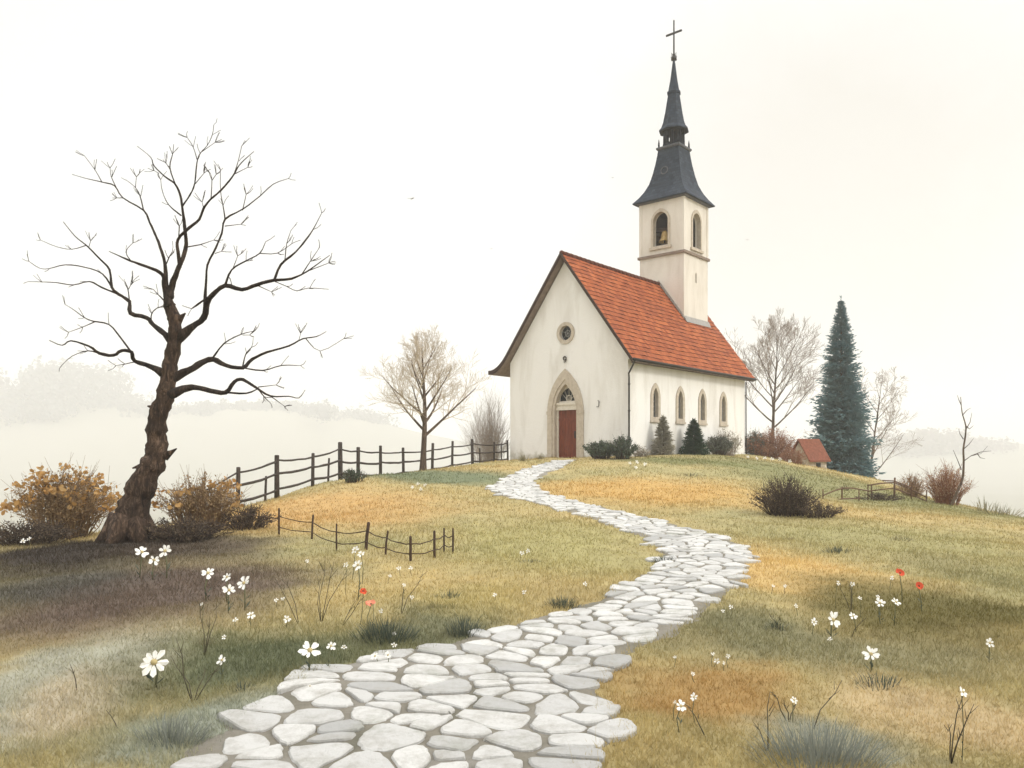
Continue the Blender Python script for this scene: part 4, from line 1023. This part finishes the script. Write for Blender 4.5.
# ------------------------------------------------------------------ fences
def rail(mb, a, b, r, sag=.03):
    n = 5; P = []
    for i in range(n+1):
        t = i/n; p = a.lerp(b, t); p.z -= sag*4*t*(1-t); P.append(p + Vector((0, 0, random.uniform(-.008,.008))))
    mb.tube(P, [r*random.uniform(.85,1.15) for _ in P], 6, rough=.06)
def post(mb, base, h, r, lean=(0,0)):
    top = base + Vector((lean[0], lean[1], h)); mb.tube([base+Vector((0,0,-.25)), base.lerp(top,.5), top-Vector((0,0,.02)), top], [r*1.05, r, r*.95, r*.7], 8, rough=.07)
fe = thing('wooden_fence', 'tall dark post and rail fence climbing the left crest to the church', 'fence', on(340.5, 26.5))
info = []
for px, t, b, r, dd in bigposts:
    g_ = on(px, dd); h = at(px, t, dd).z - g_.z; mb = MB(); post(mb, g_, h, r, (random.uniform(-.04,.04), 0)); mb.build('post', M['fence'], fe); info.append((g_, h, r))
main_i = [i for i, p in enumerate(bigposts) if p[3] >= .05]
for a, b in zip(main_i[:-1], main_i[1:]):
    ga, ha_, ra = info[a]; gb, hb_, rb = info[b]
    hA = at(bigposts[a][0], bigposts[a][1], bigposts[a][4]).z; hB = at(bigposts[b][0], bigposts[b][1], bigposts[b][4]).z
    for f in (.88, .56, .20):
        mb = MB(); A = ga.copy(); A.z += min(ha_, 1.22)*f+random.uniform(-.03,.03); B = gb.copy(); B.z += min(hb_, 1.22)*f+random.uniform(-.03,.03); A.y -= ra*.7; B.y -= rb*.7
        rail(mb, A, B, .030 if f > .8 else .036, .04); mb.build('rail', M['fence'], fe)
g0 = info[0][0]; gl = on(196, 20.2)
for f, f2 in ((.88,.62), (.62,.60)):
    mb = MB(); A = g0 + Vector((0,-.04,1.16*f)); B = Vector((gl.x, gl.y, gl.z+ .95*f2)); rail(mb, A, B, .026, .03); mb.build('rail', M['fence'], fe)
lf = thing('low_stake_fence', 'low fence of leaning dark stakes and thin rails below the autumn meadow', 'fence', hit(365, 549))
low = [(279,508,535,-.0,.03),(311.5,514.5,539,.03,.018),(336.5,523.5,551,0,.014),(365,522,550,.06,.026),(384.6,530.5,555,.05,.016),(410.5,536,561,0,.020),(434.4,530.5,558,0,.020),(444,528,552,0,.015),(453,528,553,0,.015)]
li = []
for px, t, b, ln_, r in low:
    g_ = hit(px, b); top = at(px, t, g_.y); mb = MB(); post(mb, g_, top.z-g_.z, r if r < .03 else .018, (ln_, 0)); mb.build('stake', M['stake'], lf); li.append((g_, top.z-g_.z, ln_))
for a in range(len(li)-1):
    for f in (.70, .30):
        A = li[a][0]+Vector((li[a][2]*f,-.02,li[a][1]*f)); B = li[a+1][0]+Vector((li[a+1][2]*f,-.02,li[a+1][1]*f)); mb = MB(); rail(mb, A, B, .0085, .03); mb.build('rail', M['stake'], lf)
A = li[0][0]+Vector((0,-.02,li[0][1]*.62)); B = at(232, 510, A.y+.6); mb = MB(); rail(mb, A, B, .008, .03); mb.build('rail', M['stake'], lf)
rf = thing('low_brown_fence', 'low rickety brown fence on the right crest beside the orange bush', 'fence', on(859, 25.4))
rp = [(801,486.5,499,22.6,.016),(823,490.5,504,24.2,.020),(842,486.5,502,25.0,.024),(859,489.5,501,25.4,.018),(868,484.5,498,25.9,.018),(871.5,484.5,496,26.0,.02),(894,477.5,500,26.5,.032),(911,483,501,26.9,.02),(926,490,503,27.35,.02)]
ri = []
for px, t, b, dd, r in rp:
    g_ = on(px, dd); top = at(px, t, dd); mb = MB(); post(mb, g_, max(.3, top.z-g_.z), r, (.03 if px > 890 else 0, 0)); mb.build('stake', M['fence_brown'], rf)
def q8(x, y, dd): return at(740+x/3.938, 420+y/3.938, dd)
for P in ([(326,297,24.2),(365,280,24.6),(402,268,25),(440,268,25.2),(470,273,25.4),(500,278,25.9)], [(326,328,24.2),(402,310,25),(470,308,25.4)], [(500,257,25.9),(555,249,26.2),(603,246,26.5),(660,266,26.9),(735,306,27.4)], [(505,280,25.9),(600,268,26.5),(660,288,26.9),(730,318,27.4)], [(560,238,26.3),(605,240,26.5),(680,268,27)]):
    mb = MB(); mb.tube([q8(*p)-Vector((0,.03,0)) for p in P], .021, 6, rough=.1); mb.build('rail', M['fence_brown'], rf)

# ------------------------------------------------------------------ grass tufts and dry stalks
def tuft(name, label, base, w, h, n, mat, seed, group=None, cat='grass tuft', wid=.006):
    rng = random.Random(seed); mb = MB()
    for k in range(n):
        a = rng.uniform(0,6.28); rr = w*.5*rng.random()**.6; x_ = base.x+math.cos(a)*rr; y_ = base.y+math.sin(a)*rr*.7; b = Vector((x_, y_, base.z-.02))
        hh = h*rng.uniform(.45,1.05)*(1-.5*(rr/(w*.5))**2); out = Vector((math.cos(a)*rr*.5+rng.gauss(0,.25)*hh, math.sin(a)*rr*.5+rng.gauss(0,.25)*hh, hh))
        p = Vector((math.cos(a+1.57+rng.gauss(0,.6)), math.sin(a+1.57+rng.gauss(0,.6)), 0))*wid*rng.uniform(.6,1.3)
        m_ = b + out*.55 + Vector((0,0,hh*.12)); mb.add([b-p, b+p, m_+p*.7, m_-p*.7, b+out], [(0,1,2,3),(3,2,4)])
    o = mb.build(name, mat, recalc=False); off = base.copy()
    for v_ in o.data.vertices: v_.co -= off
    o.location = off
    return tag(o, label, cat, group)
def wpx(p, px): return px*p.y/F
for px, py, w, h, n, mt, lab in [
    (385,640,56,30,420,'tuft','wide dark green grass tuft by the left path edge'), (465,636,32,27,260,'tuft','smaller dark grass tuft by the left path edge'), (562,608,32,18,200,'tuft','dark green tuft in the inside bend of the path'),
    (448,598,22,13,70,'tuft','little spiky tuft in the meadow between fence and path'), (170,742,62,36,260,'tuft_blue','blue grey tuft left of the lowest flagstones'), (820,764,118,52,520,'tuft_blue','broad blue grey clump at the right bottom of the meadow'),
    (775,630,26,14,90,'tuft','thin dark tuft right of the path'), (880,688,46,20,110,'tuft','olive dark tuft below the white daisy on the right slope'), (838,552,26,9,130,'tuft','small flat green tuft above the red poppies'),
    (790,540,14,6,60,'tuft_dry','tiny dry tuft below the bristly bush'), (524,453+8,14,9,60,'tuft_dry','dry grass tuft against the left church front'), (540,459,10,8,50,'tuft_dry','smaller dry tuft left of the church door'),
    (530,562,18,7,70,'tuft','small tuft inside the path loop'), (690,476,26,5,70,'tuft_dry','low dry tuft on the slope before the nave'), (665,562,24,10,130,'tuft','green tuft hugging the inner curve of the path'),
    (242,690,22,14,90,'tuft','green tuft left above the first flagstones'), (205,645,20,15,60,'tuft_dry','thin dry tuft among the left white flowers'), (1000,500,40,14,90,'tuft_dry','sparse dry grass on the far right crest'), (985,498,26,18,50,'tuft_dry','tall sparse grass right of the sapling'),
    (845,490,20,9,60,'tuft_dry','dry tuft behind the low brown fence'), (430,608,20,8,60,'tuft_dry','pale tuft beside the dry stalks in the meadow'), (900,540,26,7,80,'tuft_dry','faint dry tuft on the right slope')]:
    p = hit(px, py); tuft('grass_tuft', lab, p, wpx(p,w), wpx(p,h), n, M[mt], px, wid=max(.003, .00035*p.y))
def stalks(label, base, tips, seed, mat='stem_dark', r=.0034):
    rng = random.Random(seed); b = hit(*base); t = MB()
    for i, (x_, y_) in enumerate(tips):
        e_ = at(x_, y_, b.y + rng.uniform(-.12,.12)); ll = (e_-b).length; m1 = b.lerp(e_,.35)+Vector((rng.gauss(0,.03)*ll,0,.03*ll)); m2 = b.lerp(e_,.7)+Vector((rng.gauss(0,.03)*ll,0,.03*ll))
        t.tube([b+Vector((0,0,-.03)), m1, m2, e_], [r*1.2, r, r*.8, r*.45], 5)
        for q_ in range(2):
            f = rng.uniform(.45,.85); c = b.lerp(e_, f)+Vector((0,0,.02)); dv = (e_-b)*.2; dv = Vector((dv.x+rng.choice((-1,1))*dv.length*.5, dv.y, abs(dv.z)*.9)); t.tube([c, c+dv*.6, c+dv*.95], [r*.6,r*.5,r*.3], 4)
    o = t.build('dry_stalks', M[mat], recalc=False)
    for v_ in o.data.vertices: v_.co -= b
    o.location = b; return tag(o, label, 'dry plant')
for i, (bs, tips, lab) in enumerate([
    ((193,702), [(176,638),(222,662),(171,656),(205,668)], 'dark forked dry stalks right of the largest daisy'), ((204,656), [(216,604),(200,600),(210,616)], 'thin upright stalks under the small left bud'),
    ((299,624), [(274,576),(283,573)], 'two crossing dry stalks leaning left in the meadow'), ((321,622), [(325,556),(348,569),(334,562),(317,574)], 'tallest spray of dry stalks below the low fence'),
    ((341,626), [(370,592),(357,599)], 'dry stalk slanting right towards the left poppy'), ((401,614), [(423,573),(404,587)], 'fine slanting stalks above the wide dark tuft'),
    ((851,611), [(838,584),(848,581),(853,586)], 'bent stalks carrying tiny white heads on the right'), ((851,637), [(866,618)], 'single curved stalk below the white right daisies'), ((780,630), [(769,613),(779,615)], 'short stalks in the thin tuft right of the path'),
    ((708,738), [(688,707)], 'lone stalk leaning left under the starry white bloom'), ((812,730), [(842,680)], 'long stalk slanting right out of the blue grey clump'), ((768,752), [(753,722),(770,692)], 'crossed stalks left of the blue grey clump'),
    ((950,766), [(963,696),(974,704),(948,724),(967,720)], 'tall pale stalks in the bottom right corner'), ((789,722), [(784,700),(796,703),(772,692)], 'thin stalks around the white bloom over the blue clump'),
    ((77,690), [(70,664)], 'single thin stalk far left of the largest daisy'), ((120,732), [(106,710)], 'short stalk in the bottom left meadow'), ((870,690), [(868,678),(874,676)], 'tiny stalks in the olive tuft')]):
    stalks(lab, bs, tips, 100+i)

# ------------------------------------------------------------------ flowers
def flower(name, label, head, size, stem_px, kind='daisy', seed=0, group=None, tilt=None):
    rng = random.Random(seed*31+int(head[0]*7+head[1])); px, py = head
    b = hit(px + rng.uniform(-3,3), min(py + stem_px, 767)); c = at(px, py, b.y); rpx = size*.5*b.y/F
    small = size <= 7
    nrm = Vector((rng.uniform(-.5,.5), -rng.uniform(.6,.95), rng.uniform(.3,.85))).normalized()
    u = nrm.cross(Vector((0,0,1))).normalized(); w = nrm.cross(u)
    st = MB(); st.tube([b+Vector((0,0,-.02)), b.lerp(c,.5)+Vector((rng.gauss(0,.01),0,0)), c - nrm*.01], max(.0026, rpx*.085), 5)
    pe = MB(); di = MB()
    np_ = {'daisy': 9, 'star': 6, 'poppy': 5}[kind] if not small else 5
    a0 = rng.uniform(0,6.28)
    for k in range(np_):
        a = a0 + 2*math.pi*k/np_ + rng.uniform(-.24,.24); dr = u*math.cos(a)+w*math.sin(a); sd_ = u*-math.sin(a)+w*math.cos(a); l = rpx*rng.uniform(.76,1.14)
        wd = l*{'daisy':.20,'star':.26,'poppy':.62}[kind]; cup = {'daisy':.12,'star':.15,'poppy':.55}[kind]
        z1 = nrm*l*cup*.6; z2 = nrm*l*cup*rng.uniform(-.2,1.9)
        pts_ = [c+dr*l*.12, c+dr*l*.45+sd_*wd*.8+z1*.5, c+dr*l*.8+sd_*wd+z1, c+dr*l+z2, c+dr*l*.8-sd_*wd+z1, c+dr*l*.45-sd_*wd*.8+z1*.5]
        pe.add([p_ for p_ in pts_], [(0,1,2,3),(0,3,4,5)])
    for i in range(6):
        pass
    nn_ = 8; rd = rpx*(.24 if kind != 'poppy' else .2)
    vs_ = [c+nrm*rd*.9] + [c+(u*math.cos(6.283*j/nn_)+w*math.sin(6.283*j/nn_))*rd*.7+nrm*rd*.65 for j in range(nn_)] + [c+(u*math.cos(6.283*j/nn_)+w*math.sin(6.283*j/nn_))*rd+nrm*rd*.1 for j in range(nn_)]
    di.add(vs_, [(0,1+j,1+(j+1)%nn_) for j in range(nn_)] + [(1+j,1+nn_+j,1+nn_+(j+1)%nn_,1+(j+1)%nn_) for j in range(nn_)], 0, True)
    pm = M['petal'] if kind != 'poppy' else M['petal_red']; dm = M['disc'] if kind != 'poppy' else M['disc_dark']
    if small:
        mb = MB()
        for src, mi in ((st,0),(pe,1),(di,2)):
            n = len(mb.v); mb.v += src.v; mb.f += [tuple(i+n for i in f) for f in src.f]; mb.m += [mi]*len(src.f); mb.sm += src.sm
        o = mb.build(name, [M['stem_green'], pm, dm], recalc=False)
        for v_ in o.data.vertices: v_.co -= b
        o.location = b; return tag(o, label, 'flower', group)
    t = thing(name, label, 'flower', b, group)
    st.build('stem', M['stem_green'], t, recalc=False)
    if size > 9:
        lf_ = MB()
        for k in range(4):
            a = rng.uniform(0,6.28); dv = Vector((math.cos(a),math.sin(a),.8)); p0 = b.lerp(c, .08+.1*k); sv = dv.cross(Vector((0,0,1))).normalized()*rpx*.14
            lf_.add([p0, p0+dv*rpx*.5+sv, p0+dv*rpx*.95, p0+dv*rpx*.5-sv], [(0,1,2,3)])
        lf_.build('leaf', M['tuft'], t, recalc=False)
    pe.build('petals', pm, t, recalc=False); di.build('centre', dm, t, recalc=False)
    return t
big_fl = [
    ((154,662),29,26,'daisy','largest white daisy with grey centre, low in the left meadow'), ((310,650),22,26,'daisy','spiky white daisy above the left path edge'), ((331,646),10,26,'star','small white bloom right of the spiky daisy'),
    ((142,552),14,26,'star','white bloom left in the trio under the gnarled tree'), ((154,560),12,20,'star','white bloom lowest in the trio under the gnarled tree'), ((165,551),15,28,'star','white bloom right in the trio under the gnarled tree'),
    ((208,573),15,28,'star','white bloom alone left of the cluster of three'), ((227,577),11,26,'star','white bloom topmost in the cluster of three'), ((229,590),13,24,'star','white bloom lowest in the cluster of three'), ((244,583),16,28,'star','white bloom rightmost in the cluster of three'),
    ((222,660),12,18,'star','flat white bloom right of the largest daisy'), ((358,565),12,36,'star','white bloom on the tallest spray below the low fence'), ((355,550),9,30,'star','white bloom at the foot of the low fence stake'), ((361,554),8,30,'star','white bloom touching the low fence stake from the right'),
    ((833,620),18,20,'star','largest white bloom on the right slope'), ((853,616),9,16,'star','white bloom just right of the largest right slope bloom'), ((814,622),9,14,'star','drooping white bloom left of the largest right slope bloom'),
    ((880,603),12,22,'star','white bloom left under the poppies'), ((896,602),10,24,'star','white bloom right under the poppies'), ((871,654),16,18,'daisy','ragged white daisy above the olive tuft'),
    ((681,706),13,26,'star','starry white bloom low beside the path'), ((694,697),9,28,'star','small white bloom above the starry one beside the path'), ((794,700),9,24,'star','white bloom over the blue grey clump'),
    ((963,692),11,72,'star','white bloom on tall stalks in the bottom right corner'), ((990,643),10,20,'star','white bloom at the far right edge of the slope'),
    ((251,615),9,12,'star','white bloom under the cluster of three, in green grass'), ((287,619),8,10,'star','white bloom left of the crossing dry stalks'), ((375,656),9,10,'star','white bloom on the path edge below the wide tuft'), ((388,655),9,12,'star','white bloom right of its twin below the wide tuft'),
]
for i, (h_, s_, st_, kd, lab) in enumerate(big_fl): flower('white_flower', lab, h_, s_, st_, kd, i, 'white meadow flowers')
for i, (h_, s_, st_, lab) in enumerate([((363,591),8,34,'red poppy left of the path, deep red and upright'), ((900,573),9,30,'red poppy on the right slope, higher of the two'), ((919,586),10,26,'red poppy on the right slope, lower of the two'), ((371,604),9,28,'pale red poppy left of the path, just under the deep red one')]):
    p_ = flower('poppy', lab, h_, s_, st_, 'poppy', 50+i, 'red poppies')
    if i == 3:
        for c_ in p_.children:
            if c_.name.startswith('petals'): c_.data.materials[0] = M['petal_coral']
tiny = {
 'tiny white floret among the left meadow stalks': [((202,604),4,20),((276,600),5,8),((283,599),5,8),((235,620),6,8),((224,637),6,8)],
 'tiny white floret below the low stake fence': [((307,561),4,10),((346,565),6,30),((399,568),5,8),((411,568),5,8),((390,576),4,8),((404,585),4,20)],
 'tiny white floret near the pale red poppy': [((373,602),5,20),((381,611),6,16)],
 'tiny white floret at the left path edge': [((344,647),6,16),((394,645),6,8),((394,634),5,8),((310,686),6,6),((305,675),4,6)],
 'tiny white floret on the bent stalks under the poppies': [((892,578),5,18),((838,583),6,26),((852,584),6,26),((860,598),5,20),((878,597),5,20),((830,639),5,6)],
 'tiny white floret right of the path bend': [((731,607),6,12),((723,611),4,10),((796,606),5,10),((773,586),4,8),((785,586),4,8)],
 'tiny white floret in the olive grass right of the lower path': [((717,661),6,10),((713,654),4,14),((728,656),5,12),((724,663),4,8),((693,674),5,10),((675,657),4,10),((675,702),4,20)],
 'tiny white floret on the grass before the nave wall': [((630,463),4,3),((637,462),4,3),((645,464),4,3),((636,467),4,3)],
 'tiny white floret at the far church corner': [((748,457),4,3),((757,458),4,3),((765,458),4,3),((772,459),4,3),((780,459),4,3),((790,461),4,3)],
 'tiny white floret on the green strip before the fence': [((412,487),4,3),((418,484),4,3),((425,485),4,3),((421,489),4,3)],
 'tiny white floret inside the path loop': [((522,553),5,6),((528,551),5,6),((524,592),5,6),((495,595),5,6),((585,584),5,6),((412,597),5,6)],
 'tiny white floret at the foot of the orange left shrub': [((23,541),6,10),((18,531),6,12),((29,539),5,10)],
}
for lab, lst in tiny.items():
    for i, (h_, s_, st_) in enumerate(lst): flower('white_floret', lab, h_, s_, st_, 'star', i, lab.replace('tiny white floret','white florets'))

# ------------------------------------------------------------------ birds far off
def bird(label, px, py, d, span):
    c = at(px, py, d); mb = MB()
    prof_ = [(-.5,.01),(-.42,.05),(-.2,.10),(.1,.12),(.3,.09),(.42,.07),(.5,.05),(.62,.008)]
    mb.tube([c+Vector((x_*span*.35, 0, 0)) for x_, r_ in prof_], [r_*span*.35 for x_, r_ in prof_], 8)
    for s_ in (-1,1):
        a = c+Vector((.05*span,0,.02*span)); pts_ = [a+Vector((.09*span,0,0)), a+Vector((.06*span,s_*.26*span,.13*span)), a+Vector((-.06*span,s_*.5*span,.08*span)), a+Vector((-.10*span,s_*.24*span,.11*span)), a+Vector((-.10*span,0,0))]
        lo = [p_-Vector((0,0,.02*span)) for p_ in pts_]
        mb.add(pts_+lo, [(0,1,2,3,4),(9,8,7,6,5)] + [(i,(i+1)%5,5+(i+1)%5,5+i) for i in range(5)])
    o = mb.build('bird', M['bird'])
    for v_ in o.data.vertices: v_.co -= c
    o.location = c; o.rotation_euler = (0, 0, R(70)); tag(o, label, 'bird', 'birds in the pale sky')
bird('small grey bird gliding in the pale sky between bare tree and steeple', 411, 199, 60, .62)
bird('dark speck of a bird above the church gable', 491, 249, 70, .34); bird('dark speck of a bird left of the slate spire', 612, 178, 70, .34); bird('dark speck of a bird right of the belfry', 747, 240, 70, .30)

# ------------------------------------------------------------------ distant woods in the haze
def far_tree(label, px, top, d, wpx_, mat, seed, base_drop=None):
    d *= 2.2; rng = random.Random(seed); x_ = (px-CX)*d/F; g_ = gz(x_, d); top_z = E-(top-HY)*d/F; h = max(9, top_z-g_); w = wpx_*d/F
    b = Vector((x_, d, g_)); t = thing('far_tree', label, 'tree', b, 'trees of the misty far wood')
    mb = MB(); mb.tube([b-Vector((0,0,1)), b+Vector((.3,0,h*.4)), b+Vector((0,0,h*.8))], [w*.045,w*.03,.1], 7); mb.build('trunk', M['bark_mid'], t)
    mb = MB()
    lobes = [(Vector((rng.gauss(0,.26)*w, rng.gauss(0,.26)*w, h*rng.uniform(.30,.84))), rng.uniform(.16,.30)*w) for _ in range(16)] + [(Vector((0,0,h*.80)), .22*w)]
    for c_, r_ in lobes:
        c_.z = min(c_.z, h - r_*.9)
        for k in range(230):
            dv = Vector((rng.gauss(0,1),rng.gauss(0,1),rng.gauss(0,.9))).normalized(); p = b+c_+dv*r_*rng.uniform(.55,1.05)
            u = Vector((rng.gauss(0,1),rng.gauss(0,1),rng.gauss(0,1))).normalized(); v_ = u.cross(dv).normalized(); s_ = w*.024*rng.uniform(.5,1.5)
            mb.quad(p, u*s_, v_*s_)
    mb.build('crown', mat, t, recalc=False)
fw = [(60,363,500,90,'far_leaf','tallest round tree of the far misty wood, above the orange shrub'), (12,388,505,70,'far_leaf','far misty tree at the left end of the wood'), (108,392,515,64,'far_leaf','far misty tree seen just behind the gnarled trunk'),
      (160,408,520,64,'far_leaf','far misty tree right of the gnarled trunk'), (205,412,530,60,'far_leaf','far misty tree above the tawny shrub'), (245,424,540,54,'far_leaf','far misty tree above the first tall fence post'), (285,432,545,54,'far_leaf','far misty tree above the second tall fence post'),
      (322,430,550,60,'far_leaf','far misty tree left of the tallest fence post'), (360,436,560,56,'far_leaf','far misty tree right of the tallest fence post'), (34,400,480,70,'far_leaf','lower far tree in front of the tallest misty one'),
      (930,430,500,66,'far_leaf_warm','rosy misty tree, taller of the far right pair'), (968,446,510,60,'far_leaf_warm','rosy misty tree, lower of the far right pair'), (905,452,505,48,'far_leaf_warm','small rosy misty tree left of the far right pair')]
for i, (px, tp_, d, w_, mt, lab) in enumerate(fw): far_tree(lab, px, tp_, d, w_, M[mt], 300+i)

# ------------------------------------------------------------------ air
mb = MB(); mb.box((-2010,-1990,-48), (2010,2025,135)); hz = mb.build('haze', M['dummy'])
hm = bpy.data.materials.new('morning_haze'); hm.use_nodes = True; nt = hm.node_tree
for n_ in list(nt.nodes):
    if n_.type == 'BSDF_PRINCIPLED': nt.nodes.remove(n_)
pv = N(nt, 'ShaderNodeVolumePrincipled'); pv.inputs['Color'].default_value = (.985,.98,.97,1); pv.inputs['Density'].default_value = .00115; pv.inputs['Anisotropy'].default_value = 0.0
nt.links.new(pv.outputs[0], nt.nodes['Material Output'].inputs['Volume'])
hz.data.materials.clear(); hz.data.materials.append(hm); tag(hz, 'pale morning haze over the valley', 'haze', kind='stuff')

# ------------------------------------------------------------------ sky, sun, settings
SUN = Vector((.82, -.42, .66)).normalized(); el = math.asin(SUN.z); az = math.atan2(SUN.x, SUN.y)
wd = bpy.data.worlds.new('World'); SC.world = wd; wd.use_nodes = True; nt = wd.node_tree; bg = nt.nodes['Background']
sk = N(nt, 'ShaderNodeTexSky'); sk.sky_type = 'NISHITA'; sk.sun_disc = False; sk.sun_elevation = el; sk.sun_rotation = az; sk.dust_density = 4; sk.air_density = 1
hs_ = N(nt, 'ShaderNodeHueSaturation'); hs_.inputs['Saturation'].default_value = .25; nt.links.new(sk.outputs[0], hs_.inputs['Color'])
tc = N(nt, 'ShaderNodeTexCoord')
cl = noise(nt, 1.6, 5, .55, tc.outputs['Generated'], .5)
cloud = ramp(nt, cl, [(.36, (.975,.96,.925,1)), (.62, (1,.995,.975,1))])
dn = N(nt, 'ShaderNodeVectorMath', operation='DISTANCE'); nt.links.new(tc.outputs['Generated'], dn.inputs[0]); dn.inputs[1].default_value = Vector((.36,.88,.24)).normalized()
da = N(nt, 'ShaderNodeMath', operation='MULTIPLY_ADD'); nt.links.new(noise(nt, 4.2, 5, .55, tc.outputs['Generated'], .4), da.inputs[0]); da.inputs[1].default_value = .34; nt.links.new(dn.outputs['Value'], da.inputs[2])
cloud = mixc(nt, ramp(nt, da.outputs[0], [(.30, (1,1,1)), (.52, (0,0,0))]), cloud, (.86,.825,.755,1))
sc_ = N(nt, 'ShaderNodeMix', data_type='RGBA', blend_type='MULTIPLY'); sc_.inputs[0].default_value = 1; nt.links.new(cloud, sc_.inputs[6]); sx_ = N(nt, 'ShaderNodeSeparateXYZ'); nt.links.new(tc.outputs['Generated'], sx_.inputs[0]); zr_ = N(nt, 'ShaderNodeMapRange', interpolation_type='SMOOTHSTEP'); nt.links.new(sx_.outputs[2], zr_.inputs[0])
for i, v in enumerate((.42, 1.0, 8.9, 24.0)): zr_.inputs[i+1].default_value = v
nt.links.new(zr_.outputs[0], sc_.inputs[7])
sc_.clamp_result = False
mx = mixc(nt, .88, hs_.outputs[0], sc_.outputs[2])
nt.links.new(mx, bg.inputs[0]); bg.inputs[1].default_value = .10
sl = bpy.data.lights.new('sun', 'SUN'); sl.energy = 1.5; sl.angle = R(11); sl.color = (1,.95,.86); so_ = bpy.data.objects.new('sun', sl); C.objects.link(so_)
so_.rotation_euler = (-SUN).to_track_quat('-Z', 'Y').to_euler(); so_.location = SUN*60
SC.view_settings.view_transform = 'Standard'; SC.view_settings.look = 'None'; SC.view_settings.exposure = .32; SC.view_settings.gamma = 1
SC.render.engine = 'CYCLES'; cy = SC.cycles
cy.max_bounces = 6; cy.diffuse_bounces = 3; cy.glossy_bounces = 2; cy.transmission_bounces = 2; cy.volume_bounces = 2; cy.transparent_max_bounces = 4
cy.use_denoising = True
try: cy.denoiser = 'OPENIMAGEDENOISE'
except Exception: pass
